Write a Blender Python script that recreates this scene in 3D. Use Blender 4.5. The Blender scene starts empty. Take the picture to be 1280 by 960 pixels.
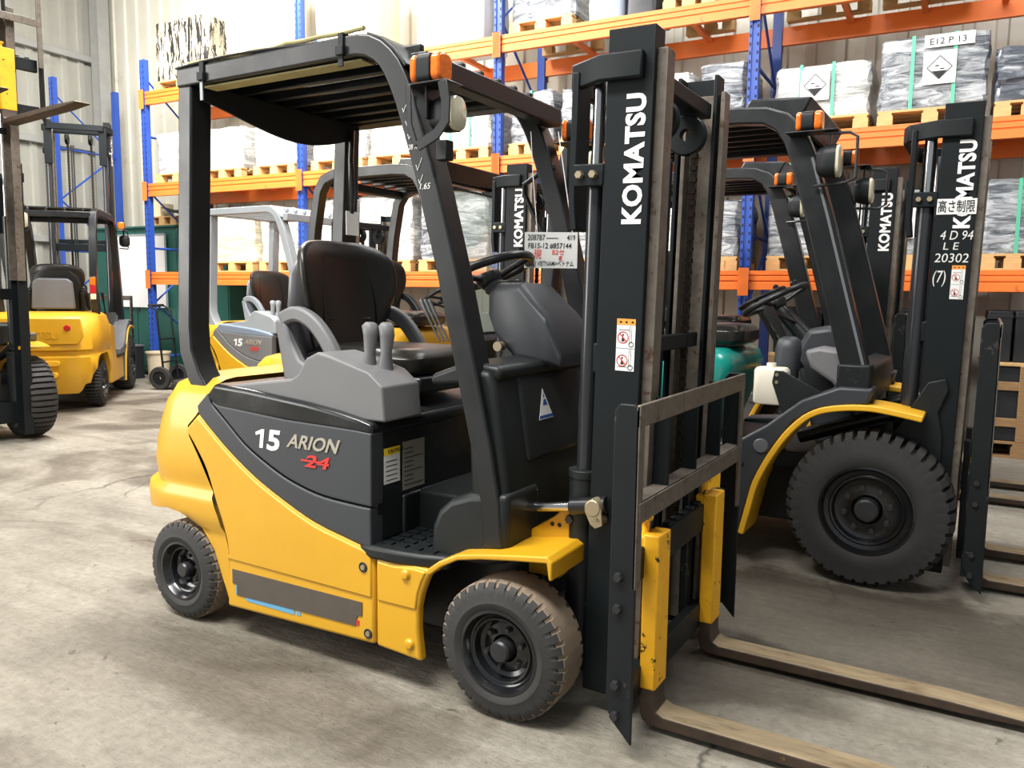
import bpy, bmesh, math, random
from mathutils import Vector, Matrix, Euler
random.seed(7)
SC = bpy.context.scene
COL = SC.collection
R = math.radians
# ------------------------------------------------------------------ camera (1280 x 960 frame)
FPX = 1010.7
CAM = Vector((1.20, -2.535, 1.30))
_p, _r, _y = R(6.438), R(0.691), R(120.35)
FW = Vector((math.cos(_y)*math.cos(_p), math.sin(_y)*math.cos(_p), -math.sin(_p)))
_rt = FW.cross(Vector((0, 0, 1))).normalized(); _up = _rt.cross(FW)
RT = _rt*math.cos(_r) + _up*math.sin(_r)
UP = -_rt*math.sin(_r) + _up*math.cos(_r)
cd = bpy.data.cameras.new('camera'); cam = bpy.data.objects.new('camera', cd); COL.objects.link(cam)
cd.sensor_width = 36.0; cd.lens = FPX/1280*36; cd.clip_start = 0.05
mw = Matrix((RT, UP, -FW)).transposed().to_4x4(); mw.translation = CAM
cam.matrix_world = mw
SC.camera = cam
# ------------------------------------------------------------------ light
SC.view_settings.view_transform = 'Standard'; SC.view_settings.look = 'None'
SC.view_settings.gamma = 1.0; SC.view_settings.use_curve_mapping = False
SC.view_settings.exposure = 0.2
w = bpy.data.worlds.new('world'); SC.world = w; w.use_nodes = True
w.node_tree.nodes['Background'].inputs[0].default_value = (0.90, 0.96, 1.0, 1)
w.node_tree.nodes['Background'].inputs[1].default_value = 0.42
def area(name, loc, target, sx, sy, power, col=(1, 1, 1)):
    l = bpy.data.lights.new(name, 'AREA'); l.shape = 'RECTANGLE'; l.size = sx; l.size_y = sy
    l.energy = power; l.color = col
    o = bpy.data.objects.new(name, l); COL.objects.link(o); o.location = loc
    o.rotation_euler = (Vector(target)-Vector(loc)).to_track_quat('-Z', 'Y').to_euler()
    return o
area('doorway_daylight', (-8.0, -5.2, 3.0), (-5.6, 3.5, 1.6), 5.0, 4.5, 560, (1.0, 0.97, 0.92))
area('roof_area_light', (-5.6, 2.6, 6.3), (-5.5, 5.2, 2.2), 4.6, 1.4, 1150, (1.0, 0.98, 0.95))
area('roof_area_light', (1.4, 3.2, 6.3), (1.3, 3.0, 0), 5.0, 1.0, 250, (0.97, 0.99, 1.0))
area('roof_area_light', (-1.4, -3.0, 6.3), (-1.3, -2.2, 0), 5.0, 1.2, 820, (1.0, 0.98, 0.95))  # unseen lamp added overhead to brighten the floor on the camera side
# ------------------------------------------------------------------ helpers
def lin(c):
    return tuple(((v/255)/12.92 if v/255 <= .04045 else ((v/255+.055)/1.055)**2.4) for v in c)
class MB:
    def __init__(s): s.v = []; s.f = []
    def add(s, vs, fs):
        o = len(s.v); s.v += [tuple(p) for p in vs]; s.f += [tuple(i+o for i in f) for f in fs]; return s
    def box(s, x0, x1, y0, y1, z0, z1, m=None):
        vs = [(x, y, z) for x in (x0, x1) for y in (y0, y1) for z in (z0, z1)]
        if m is not None: vs = [m @ Vector(p) for p in vs]
        return s.add(vs, [(0, 1, 3, 2), (4, 6, 7, 5), (0, 4, 5, 1), (2, 3, 7, 6), (0, 2, 6, 4), (1, 5, 7, 3)])
    def prism(s, pts, ax, a, b):
        n = len(pts)
        def P(p, t): return {'x': (t, p[0], p[1]), 'y': (p[0], t, p[1]), 'z': (p[0], p[1], t)}[ax]
        vs = [P(p, a) for p in pts]+[P(p, b) for p in pts]
        fs = [tuple(range(n)), tuple(range(2*n-1, n-1, -1))]+[(i, i+n, (i+1) % n+n, (i+1) % n) for i in range(n)]
        return s.add(vs, fs)
    def band(s, path, wdt, ax, a, b, side=0.0):
        """strip of constant width following a 2D path, extruded along ax"""
        L, Rr = [], []
        for i, p in enumerate(path):
            p0 = path[max(i-1, 0)]; p1 = path[min(i+1, len(path)-1)]
            d = Vector((p1[0]-p0[0], p1[1]-p0[1])).normalized(); nrm = Vector((-d.y, d.x))
            ww = wdt[i] if isinstance(wdt, (list, tuple)) else wdt
            L.append((p[0]+nrm.x*ww*(.5+side), p[1]+nrm.y*ww*(.5+side)))
            Rr.append((p[0]-nrm.x*ww*(.5-side), p[1]-nrm.y*ww*(.5-side)))
        return s.prism(L+Rr[::-1], ax, a, b)
    def tube(s, path, r, n=8, closed=False):
        path = [Vector(p) for p in path]; m = len(path); rows = []
        up = None
        for i, p in enumerate(path):
            a = path[(i-1) % m] if (closed or i > 0) else p
            b = path[(i+1) % m] if (closed or i < m-1) else p
            d = (b-a).normalized()
            if up is None:
                up = Vector((0, 0, 1)) if abs(d.z) < .9 else Vector((1, 0, 0))
            e1 = (up-d*up.dot(d)).normalized(); e2 = d.cross(e1); up = e1
            rr = r[i] if isinstance(r, (list, tuple)) else r
            rows.append([p+(e1*math.cos(2*math.pi*k/n)+e2*math.sin(2*math.pi*k/n))*rr for k in range(n)])
        vs = [q for row in rows for q in row]; fs = []
        for i in range(m if closed else m-1):
            for k in range(n):
                fs.append((i*n+k, i*n+(k+1) % n, ((i+1) % m)*n+(k+1) % n, ((i+1) % m)*n+k))
        if not closed: fs += [tuple(range(n))[::-1], tuple((m-1)*n+k for k in range(n))]
        return s.add(vs, fs)
    def cyl(s, a, b, r, n=16): return s.tube([a, b], r, n)
    def lathe(s, prof, c, ax, n=32, fn=None, closed=True):
        """profile (radius, offset along ax)"""
        vs = []; m = len(prof); c = Vector(c)
        angs = n if isinstance(n, list) else [2*math.pi*k/n for k in range(n)]
        for k, t in enumerate(angs):
            for j, (r, h) in enumerate(prof):
                if fn: r = fn(k, j, r)
                u, v = r*math.cos(t), r*math.sin(t)
                vs.append(c+Vector({'x': (h, u, v), 'y': (u, h, v), 'z': (u, v, h)}[ax]))
        N = len(angs); fs = []
        for k in range(N):
            for j in range(m if closed else m-1):
                j2 = (j+1) % m; k2 = (k+1) % N
                fs.append((k*m+j, k*m+j2, k2*m+j2, k2*m+j))
        s.add(vs, fs)
        if not closed:
            o = len(s.v)-len(vs)
            for j in (0, m-1):
                if prof[j][0] > 1e-5: s.f.append(tuple(o+k*m+j for k in range(N)))
        return s
    def grid(s, rows, closeu=False):
        m = len(rows[0]); vs = [q for r_ in rows for q in r_]; fs = []
        for i in range(len(rows)-1):
            for k in range(m if closeu else m-1):
                fs.append((i*m+k, i*m+(k+1) % m, (i+1)*m+(k+1) % m, (i+1)*m+k))
        return s.add(vs, fs)
    def loft(s, rows):
        s.grid(rows, True); o = len(s.v)-sum(len(r_) for r_ in rows); m = len(rows[0])
        s.f.append(tuple(o+k for k in range(m))[::-1]); s.f.append(tuple(len(s.v)-m+k for k in range(m)))
        return s
    def mesh(s, name, mat, smooth=35):
        me = bpy.data.meshes.new(name); me.from_pydata(s.v, [], s.f)
        bm = bmesh.new(); bm.from_mesh(me)
        bmesh.ops.remove_doubles(bm, verts=bm.verts, dist=1e-5)
        bmesh.ops.recalc_face_normals(bm, faces=bm.faces)
        bm.to_mesh(me); bm.free()
        if smooth:
            me.shade_smooth(); me.set_sharp_from_angle(angle=R(smooth))
        me.materials.append(mat)
        return me
    def out(s, name, mat, parent=None, bevel=0, seg=2, smooth=35, sub=0, solid=0):
        o = bpy.data.objects.new(name, s.mesh(name, mat, smooth)); COL.objects.link(o); o.parent = parent
        if solid:
            md = o.modifiers.new('solidify', 'SOLIDIFY'); md.thickness = solid; md.offset = -1
        if bevel:
            md = o.modifiers.new('bevel', 'BEVEL'); md.width = bevel; md.segments = seg
            md.limit_method = 'ANGLE'; md.angle_limit = R(38)
        if sub:
            md = o.modifiers.new('sub', 'SUBSURF'); md.levels = sub; md.render_levels = sub
        return o
def link(name, me, parent=None, loc=(0, 0, 0), rot=(0, 0, 0)):
    o = bpy.data.objects.new(name, me); COL.objects.link(o); o.parent = parent
    o.location = loc; o.rotation_euler = rot; return o
def thing(name, label, cat, loc=(0, 0, 0), rz=0, group=None):
    o = bpy.data.objects.new(name, None); COL.objects.link(o); o.location = loc; o.rotation_euler = (0, 0, rz)
    o.empty_display_size = .1
    return tag(o, label, cat, group)
def tag(o, label, cat, group=None):
    o['label'] = label; o['category'] = cat
    if group: o['group'] = group
    return o
def struct(o, label=None):
    o['kind'] = 'structure'
    if label: o['label'] = label
    return o
def rrect(w, h, r, n=5):
    """rounded rectangle outline centred on 0"""
    pts = []
    for cx, cy, a0 in ((w/2-r, h/2-r, 0), (-w/2+r, h/2-r, 90), (-w/2+r, -h/2+r, 180), (w/2-r, -h/2+r, 270)):
        for k in range(n+1):
            a = R(a0+90*k/n); pts.append((cx+r*math.cos(a), cy+r*math.sin(a)))
    return pts
def smooth2(p, n=4):
    """Catmull-Rom through 2D points"""
    out = []
    for i in range(len(p)-1):
        a, b, c, d = p[max(i-1, 0)], p[i], p[i+1], p[min(i+2, len(p)-1)]
        for k in range(n):
            t = k/n
            out.append(tuple(.5*(2*b[j]+(c[j]-a[j])*t+(2*a[j]-5*b[j]+4*c[j]-d[j])*t*t+(3*b[j]-a[j]-3*c[j]+d[j])*t**3) for j in (0, 1)))
    return out+[tuple(p[-1])]
def mirror(pts): return [(p[0], -p[1]) for p in pts]
# ---- text
AX = {'-y': Matrix(((1, 0, 0), (0, 0, -1), (0, 1, 0))),                 # reads along +x, seen from -y
      '-yup': Matrix(((0, -1, 0), (0, 0, -1), (1, 0, 0))),              # reads upwards, seen from -y
      '+x': Matrix(((0, 0, 1), (1, 0, 0), (0, 1, 0))),                  # reads along +y, seen from +x
      '-x': Matrix(((0, 0, -1), (-1, 0, 0), (0, 1, 0)))}                # reads along -y, seen from -x
def text(body, size, mat, parent, loc, ax='-y', bold=0.0, shear=0.0, sx=1.0, name='lettering', ext=.0012, align='LEFT', width=None, space=1.0):
    cu = bpy.data.curves.new('t', 'FONT'); cu.body = body; cu.size = 1.0; cu.offset = bold; cu.shear = shear
    cu.extrude = ext/size; cu.resolution_u = 3; cu.space_character = space; cu.align_x = 'LEFT'
    tmp = bpy.data.objects.new('t', cu); COL.objects.link(tmp)
    me = bpy.data.meshes.new_from_object(tmp)
    bpy.data.objects.remove(tmp); bpy.data.curves.remove(cu)
    xs = [v.co.x for v in me.vertices]
    if not xs: return None
    x0, x1 = min(xs), max(xs); kx = size*sx
    if width: kx = width/(x1-x0)
    off = (x0+x1)/2 if align == 'CENTER' else x0
    m3 = AX[ax]
    for v in me.vertices:
        v.co = m3 @ Vector(((v.co.x-off)*kx, v.co.y*size, v.co.z*size))
    me.materials.clear(); me.materials.append(mat)
    return link(name, me, parent, loc)
# ---- materials
def N(nt, t, **kw):
    n = nt.nodes.new(t)
    for k, v in kw.items(): setattr(n, k, v)
    return n
def mat(name, rgb, rough=.5, metal=0.0, var=0.0, scale=6.0, rgb2=None, thr=.55, soft=.08, bump=0.0, bscale=60, spec=.5, coat=0.0, alpha=1.0, trans=0.0, rvar=0.0, detail=6, stretch=None):
    m = bpy.data.materials.new(name); m.use_nodes = True; nt = m.node_tree
    b = nt.nodes['Principled BSDF']; L = nt.links.new
    c = lin(rgb)
    b.inputs['Base Color'].default_value = (*c, 1); b.inputs['Roughness'].default_value = rough
    b.inputs['Metallic'].default_value = metal; b.inputs['Specular IOR Level'].default_value = spec
    b.inputs['Coat Weight'].default_value = coat; b.inputs['Coat Roughness'].default_value = .12
    b.inputs['Alpha'].default_value = alpha; b.inputs['Transmission Weight'].default_value = trans
    tc = N(nt, 'ShaderNodeTexCoord'); vec = tc.outputs['Object']
    if stretch:
        mp = N(nt, 'ShaderNodeMapping'); mp.inputs['Scale'].default_value = stretch; L(vec, mp.inputs[0]); vec = mp.outputs[0]
    col = None
    if var or rvar:
        nz = N(nt, 'ShaderNodeTexNoise'); nz.inputs['Scale'].default_value = scale; nz.inputs['Detail'].default_value = detail
        nz.inputs['Roughness'].default_value = .62
        L(vec, nz.inputs['Vector'])
        if var:
            rp = N(nt, 'ShaderNodeValToRGB'); e = rp.color_ramp.elements
            e[0].position = .3; e[1].position = .7
            e[0].color = (*[max(0, x*(1-var)) for x in c], 1); e[1].color = (*[min(1, x*(1+var)) for x in c], 1)
            L(nz.outputs['Fac'], rp.inputs[0]); col = rp.outputs[0]
        if rvar:
            mr = N(nt, 'ShaderNodeMapRange'); mr.inputs[1].default_value = .3; mr.inputs[2].default_value = .7
            mr.inputs[3].default_value = max(.02, rough-rvar); mr.inputs[4].default_value = min(1, rough+rvar)
            L(nz.outputs['Fac'], mr.inputs[0]); L(mr.outputs[0], b.inputs['Roughness'])
    if rgb2:
        n2 = N(nt, 'ShaderNodeTexNoise'); n2.inputs['Scale'].default_value = scale*1.7; n2.inputs['Detail'].default_value = 8
        n2.inputs['Roughness'].default_value = .68
        L(vec, n2.inputs['Vector'])
        r2 = N(nt, 'ShaderNodeMapRange'); r2.inputs[1].default_value = thr; r2.inputs[2].default_value = thr+soft
        L(n2.outputs['Fac'], r2.inputs[0])
        mx = N(nt, 'ShaderNodeMix', data_type='RGBA'); L(r2.outputs[0], mx.inputs[0])
        if col: L(col, mx.inputs[6])
        else: mx.inputs[6].default_value = (*c, 1)
        mx.inputs[7].default_value = (*lin(rgb2), 1); col = mx.outputs[2]
    if col: L(col, b.inputs['Base Color'])
    if bump:
        n3 = N(nt, 'ShaderNodeTexNoise'); n3.inputs['Scale'].default_value = bscale; n3.inputs['Detail'].default_value = 4
        L(vec, n3.inputs['Vector'])
        bp = N(nt, 'ShaderNodeBump'); bp.inputs['Strength'].default_value = bump; bp.inputs['Distance'].default_value = .01
        L(n3.outputs['Fac'], bp.inputs['Height']); L(bp.outputs[0], b.inputs['Normal'])
    return m
M = {}
M['yellow'] = mat('yellow_paint', (204, 153, 26), .40, var=.05, scale=3, rgb2=(184, 134, 32), thr=.62, soft=.2, coat=.25)
M['yellow_worn'] = mat('worn_yellow_paint', (240, 176, 30), .5, var=.1, scale=14, rgb2=(60, 38, 22), thr=.61, soft=.03)
M['yellow_dirty'] = mat('dirty_yellow_paint', (232, 176, 40), .45, var=.08, scale=5, rgb2=(120, 90, 40), thr=.64, soft=.12)
M['black'] = mat('black_paint', (21, 23, 25), .36, var=.12, scale=5, spec=.5, rvar=.08)
M['mast_black'] = mat('mast_black_paint', (18, 23, 25), .5, var=.15, scale=5, spec=.22)
M['black_worn'] = mat('worn_black_paint', (22, 26, 28), .48, var=.15, scale=6, spec=.3, rgb2=(96, 86, 74), thr=.63, soft=.1)
M['steel_edge'] = mat('bare_rubbed_steel', (112, 104, 94), .45, metal=.4, var=.25, scale=18, rgb2=(84, 60, 42), thr=.56, soft=.1)
M['fork'] = mat('dusty_fork_steel', (132, 116, 88), .6, metal=.1, var=.3, scale=9, rgb2=(84, 62, 40), thr=.52, soft=.2, stretch=(.5, 2, 2), bump=.15)
M['fork_dark'] = mat('dark_rusty_steel', (58, 44, 32), .65, var=.4, scale=12, rgb2=(140, 98, 40), thr=.62, soft=.1)
M['cover'] = mat('charcoal_plastic', (50, 53, 57), .48, var=.06, scale=3, bump=.05, bscale=500)
M['rim_black'] = mat('gloss_black_plastic', (30, 32, 33), .22, var=.1, rvar=.08, scale=8)
M['console'] = mat('grey_plastic', (104, 104, 105), .5, var=.06, scale=4)
M['grey_light'] = mat('light_grey_paint', (140, 146, 150), .45, var=.06)
M['dash'] = mat('dark_dash_plastic', (26, 30, 30), .46, var=.12, scale=4, rvar=.06, spec=.35)
M['seat'] = mat('black_vinyl', (30, 28, 25), .32, var=.05, scale=5, rvar=.05)
M['rubber'] = mat('tyre_rubber', (44, 43, 42), .72, var=.15, scale=12)
M['tread'] = mat('dusty_tyre_tread', (122, 108, 92), .85, var=.2, scale=9, rgb2=(96, 88, 80), thr=.55, soft=.25)
M['rimsteel'] = mat('black_rim_paint', (22, 23, 25), .2, var=.2, scale=10, coat=.3)
M['hubsteel'] = mat('worn_hub_metal', (50, 50, 52), .38, metal=.3, var=.2, scale=20)
M['chrome'] = mat('polished_rod', (190, 190, 190), .16, metal=1.0)
M['cylblack'] = mat('cylinder_black', (40, 42, 45), .22, var=.05, coat=.3)
M['bolt'] = mat('zinc_bolt', (170, 158, 130), .4, metal=.7)
M['white'] = mat('white_print', (232, 230, 228), .6)
M['red'] = mat('red_print', (196, 46, 40), .5)
M['ink'] = mat('black_ink', (28, 28, 30), .7)
M['redink'] = mat('red_ink', (222, 84, 72), .7)
M['chalk'] = mat('chalk_marker', (214, 214, 210), .8)
M['silver'] = mat('silver_badge', (178, 172, 158), .35, metal=.5)
M['orange_print'] = mat('orange_print', (238, 150, 60), .55)
M['blue_print'] = mat('blue_print', (36, 76, 150), .55)
M['yellow_print'] = mat('yellow_print', (240, 205, 40), .55)
M['paper'] = mat('paper_sheet', (225, 226, 222), .75, var=.03, scale=12)
M['tape'] = mat('dark_tape', (78, 70, 62), .6, var=.12, scale=10)
M['tape_blue'] = mat('blue_film', (96, 156, 190), .5)
M['amber'] = mat('amber_lens', (240, 112, 24), .18, var=.25, scale=60, coat=.5)
M['lens'] = mat('clear_lens', (214, 208, 180), .12, coat=.5)
M['redlens'] = mat('red_lens', (176, 34, 34), .18, coat=.4)
M['glass'] = mat('cab_glass', (176, 190, 176), .05, alpha=.32, spec=.5)
M['visor'] = mat('canvas_edge', (168, 158, 112), .8, var=.15, scale=12)
M['canvas'] = mat('black_canvas', (26, 28, 30), .75, var=.2, scale=10)
M['chain'] = mat('greasy_chain', (44, 36, 28), .42, metal=.5, var=.4, scale=80)
M['tank'] = mat('milky_plastic', (224, 218, 200), .4)
M['teal'] = mat('teal_paint', (22, 140, 128), .28, var=.08, scale=3, coat=.4)
M['offwhite'] = mat('white_truck_paint', (222, 220, 208), .4, var=.05)
M['navy'] = mat('navy_stripe', (26, 40, 96), .4)
M['mid_grey'] = mat('mid_grey_plastic', (96, 98, 102), .45, var=.08)
# ------------------------------------------------------------------ shared truck parts
def lug_angles(n):
    a = []
    for k in range(n):
        for fr in (0, .62, .68, .94): a.append(2*math.pi*(k+fr)/n)
    return a
def wheel(root, x, yo, side, r, w, rr, kind='solid', P=None):
    """side -1: outer face looks to -y; yo outer face; rr rim radius"""
    P = P or {}
    q = 1 if side < 0 else -1
    c = (x, yo, r)
    if kind == 'solid': n, dep, dz = 34, .011, .018
    else: n, dep, dz = 42, .026, .05
    def fl(prof): return [(a, q*h) for a, h in prof]
    rim = MB().lathe(fl([(rr+.006, .0), (rr-.004, -.002), (rr-.012, .012), (rr-.016, .022), (rr*.83, .026), (rr*.79, .020), (rr*.75, .022), (rr*.70, .046), (rr*.60, .052), (rr*.34, .044), (rr*.34, w*.7), (rr+.006, w*.9)]), c, 'y', 40)
    wo = rim.out('wheel', P.get('rim', M['rimsteel']), root, smooth=30)
    side_p = [(rr+.002, .004), (rr+.012, -.002), (rr+(r-rr)*.3, -.006), (rr+(r-rr)*.45, -.002), (r-.034 if kind == 'solid' else r-.075, .000), (r-.016 if kind == 'solid' else r-.028, .006), (r-.004, dz), (r-.004, w-dz), (r-.02, w-.006), (rr+.012, w), (rr+.002, w-.004)]
    ang = lug_angles(n)
    lo = {5, 6} if kind == 'solid' else {5, 6, 7, 8}
    def fn(k, j, rad): return rad-dep*(1 if j != 5 else (.55 if kind == 'solid' else .3)) if (k % 4 >= 2 and j in lo) else rad
    MB().lathe(fl(side_p), c, 'y', ang, fn).out('tyre', P.get('rubber', M['rubber']), wo, smooth=28)
    if kind == 'solid':
        tp = [(r-.012, dz*.6), (r-.001, dz+.004), (r, dz+.02), (r, w-dz-.02), (r-.001, w-dz-.004), (r-.012, w-dz*.6)]
        def ft(k, j, rad): return rad-.008 if (k % 4 >= 2 and j in (0, 1, 4, 5)) else rad
        MB().lathe(fl(tp), c, 'y', ang, ft).out('tread', P.get('tread', M['tread']), wo, smooth=28)
    MB().lathe(fl([(0.0, .004), (rr*.22, .005), (rr*.26, .012), (rr*.275, .06), (0, .065)]), c, 'y', 24, closed=False).out('hub_cap', M['hubsteel'], wo, smooth=30)
    k = 6 if kind == 'solid' else 8
    nb = MB().lathe(fl([(0, .030), (rr*.065, .030), (rr*.075, .035), (rr*.075, .055)]), (0, 0, 0), 'y', 6, closed=False).mesh('wheel_nut', M['hubsteel'], 20)
    for i in range(k):
        a = 2*math.pi*(i+.3)/k
        link('wheel_nut', nb, wo, (x+rr*.5*math.cos(a), yo, r+rr*.5*math.sin(a)))
    return wo
def warn_sticker(parent, x, y, z, w, h, n='warning_sticker'):
    """x,z lower left corner, faces -y"""
    s = MB().box(x, x+w, y-.001, y, z, z+h).out(n, M['paper'], parent)
    t = y-.0012
    MB().box(x, x+w, t-.0006, t, z+h*.885, z+h).out('orange_header', M['orange_print'], s)
    ink = MB()
    ink.box(x+w*.12, x+w*.68, t-.0006, t, z+h*.785, z+h*.795).box(x+w*.7, x+w*.715, t-.0006, t, z+h*.52, z+h*.87)
    ink.box(x+w*.8, x+w*.815, t-.0006, t, z+h*.52, z+h*.87).box(x+w*.7, x+w*.715, t-.0006, t, z+h*.08, z+h*.43)
    ink.box(x+w*.8, x+w*.815, t-.0006, t, z+h*.08, z+h*.43).box(x+w*.12, x+w*.62, t-.0006, t, z+h*.075, z+h*.085)
    ink.box(x, x+w, t-.0006, t, z+h*.435, z+h*.44)
    for k, a in enumerate((.15, .45, .78)): ink.box(x+w*a, x+w*(a+.12), t-.0006, t, z+h*.92, z+h*.955)
    for zz in (.515, .07):
        ink.lathe([(w*.105, -.0006), (w*.14, -.0006), (w*.14, 0), (w*.105, 0)], (x+w*.8, t, z+h*zz), 'y', 20)
        cx, cz = x+w*.35, z+h*(zz+.13)
        ink.lathe([(0, -.0006), (w*.05, -.0006), (w*.05, 0)], (cx, t, cz+w*.13), 'y', 10, closed=False)
        ink.prism([(cx-w*.08, cz-w*.2), (cx+w*.1, cz-w*.2), (cx, cz+w*.06), (cx-w*.05, cz+w*.02)], 'y', t-.0006, t)
    ink.out('pictogram', M['ink'], s)
    rd = MB()
    for zz in (.645, .2):
        cx, cz = x+w*.35, z+h*zz
        rd.lathe([(w*.26, -.001), (w*.3, -.001), (w*.3, 0), (w*.26, 0)], (cx, t, cz), 'y', 28)
        rd.prism([(cx-w*.2, cz+w*.17), (cx-w*.17, cz+w*.2), (cx+w*.2, cz-w*.17), (cx+w*.17, cz-w*.2)], 'y', t-.001, t)
    rd.out('prohibition_ring', M['red'], s)
    return s
def chain_mb(x, y, z0, z1):
    b = MB(); z = z0; k = 0
    while z < z1:
        o = .004 if k % 2 else 0
        b.box(x-.010, x+.010, y-.014+o, y-.006+o, z, z+.017).box(x-.010, x+.010, y+.004-o, y+.012-o, z, z+.017)
        z += .019; k += 1
    b.box(x-.004, x+.004, y-.012, y+.012, z0, z1)
    return b
def make_mast(root, x0, dx, yo, H, tilt=1.2, raise_in=0.0, txt=True, MM=None, detail=True, cyl_r=.027):
    MM = MM or {}
    blk = MM.get('black', M['mast_black']); wrn = MM.get('worn', M['steel_edge'])
    z0 = .075
    b = MB()     # crossmembers
    bx = x0-.15
    path = [(x0+.115, -yo-.013), (x0-.01, -yo-.013), (bx+.02, -yo+.06), (bx, -yo+.12), (bx, yo-.12), (bx+.02, yo-.06), (x0-.01, yo+.013), (x0+.115, yo+.013)]
    b.band(path, .026, 'z', H-.145, H-.07)
    ms = b.out('mast', blk, root, .006)
    ms.rotation_euler = (0, R(tilt), 0)
    MB().box(x0-.02, x0+.012, -yo+.02, yo-.02, H*.52, H*.52+.09).out('crossmember', blk, ms, .006)
    MB().box(x0-.025, x0+.012, -yo+.02, yo-.02, .16, .34).out('crossmember', blk, ms, .006)
    for s in (-1, 1):
        t = .014; fl = .075
        c = MB().prism([(x0, s*yo), (x0+dx, s*yo), (x0+dx, s*(yo-fl)), (x0+dx-t, s*(yo-fl)), (x0+dx-t, s*(yo-t)), (x0+t, s*(yo-t)), (x0+t, s*(yo-fl)), (x0, s*(yo-fl))], 'z', z0, H)
        c.out('outer_rail', blk, ms, .003)
        yi = yo-.022; xi = x0+.03
        c = MB().prism([(xi, s*yi), (xi+dx, s*yi), (xi+dx, s*(yi-.062)), (xi+dx-.014, s*(yi-.062)), (xi+dx-.014, s*(yi-.014)), (xi+.014, s*(yi-.014)), (xi+.014, s*(yi-.07)), (xi, s*(yi-.07))], 'z', z0+.03+raise_in, H-.06+raise_in)
        c.out('inner_rail', wrn, ms, .002)
        yc = s*(yo-.055)
        cz = H-.42
        MB().cyl((x0-.045, yc, .12), (x0-.045, yc, cz), cyl_r, 20).out('lift_cylinder', M['cylblack'], ms)
        if H*.5 > .6: MB().cyl((x0-.045, yc, .12), (x0-.045, yc, .75), cyl_r+.02, 20).cyl((x0-.045, yc, .735), (x0-.045, yc, .76), cyl_r+.024, 20).out('cylinder_sleeve', M['dash'], ms, .002)
        MB().cyl((x0-.045, yc, cz), (x0-.045, yc, H-.12+raise_in), cyl_r*.7, 14).out('cylinder_rod', M['chrome'], ms)
        g = MB().band([(x0-.10, cz-.14), (x0-.11, cz-.06), (x0-.11, H-.1)], .022, 'y', s*(yo-.11), s*(yo-.02))
        g.box(x0-.095, x0+.002, s*yo-.012 if s > 0 else s*yo-.004, s*yo+.004 if s > 0 else s*yo+.012, cz-.015, cz+.05)
        g.out('cylinder_bracket', blk, ms, .004)
        for dxk in (-.072, -.028):
            MB().lathe([(0, -.016), (.011, -.016), (.013, -.010), (.013, .0)], (x0+dxk, -yo-.004 if s < 0 else yo+.004, cz+.018), 'y', 6, closed=False).out('bolt', M['bolt'], ms)
        yk = s*.135
        chain_mb(x0+.115, yk, .5, H-.25+raise_in).out('lift_chain', M['chain'], ms)
        MB().lathe([(.02, -.018), (.062, -.018), (.066, -.012), (.052, -.006), (.052, .006), (.066, .012), (.062, .018), (.02, .018)], (x0+.085, yk, H-.22+raise_in), 'y', 28).out('chain_pulley', M['black_worn'], ms)
    bi = MB().box(x0+.06, x0+.13, -yo+.09, yo-.09, H-.15+raise_in, H-.10+raise_in)
    bi.out('inner_crossmember', blk, ms, .005)
    MB().box(x0+.10, x0+.125, -yo+.09, yo-.09, H*.55+raise_in, H*.55+.05+raise_in).out('inner_crossmember', blk, ms, .005)
    for yh in (.06, .085):
        MB().tube([(x0+.05, yh, .3), (x0+.05, yh, H-.3)], .009, 8).out('hydraulic_hose', M['canvas'], ms)
    return ms
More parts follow.
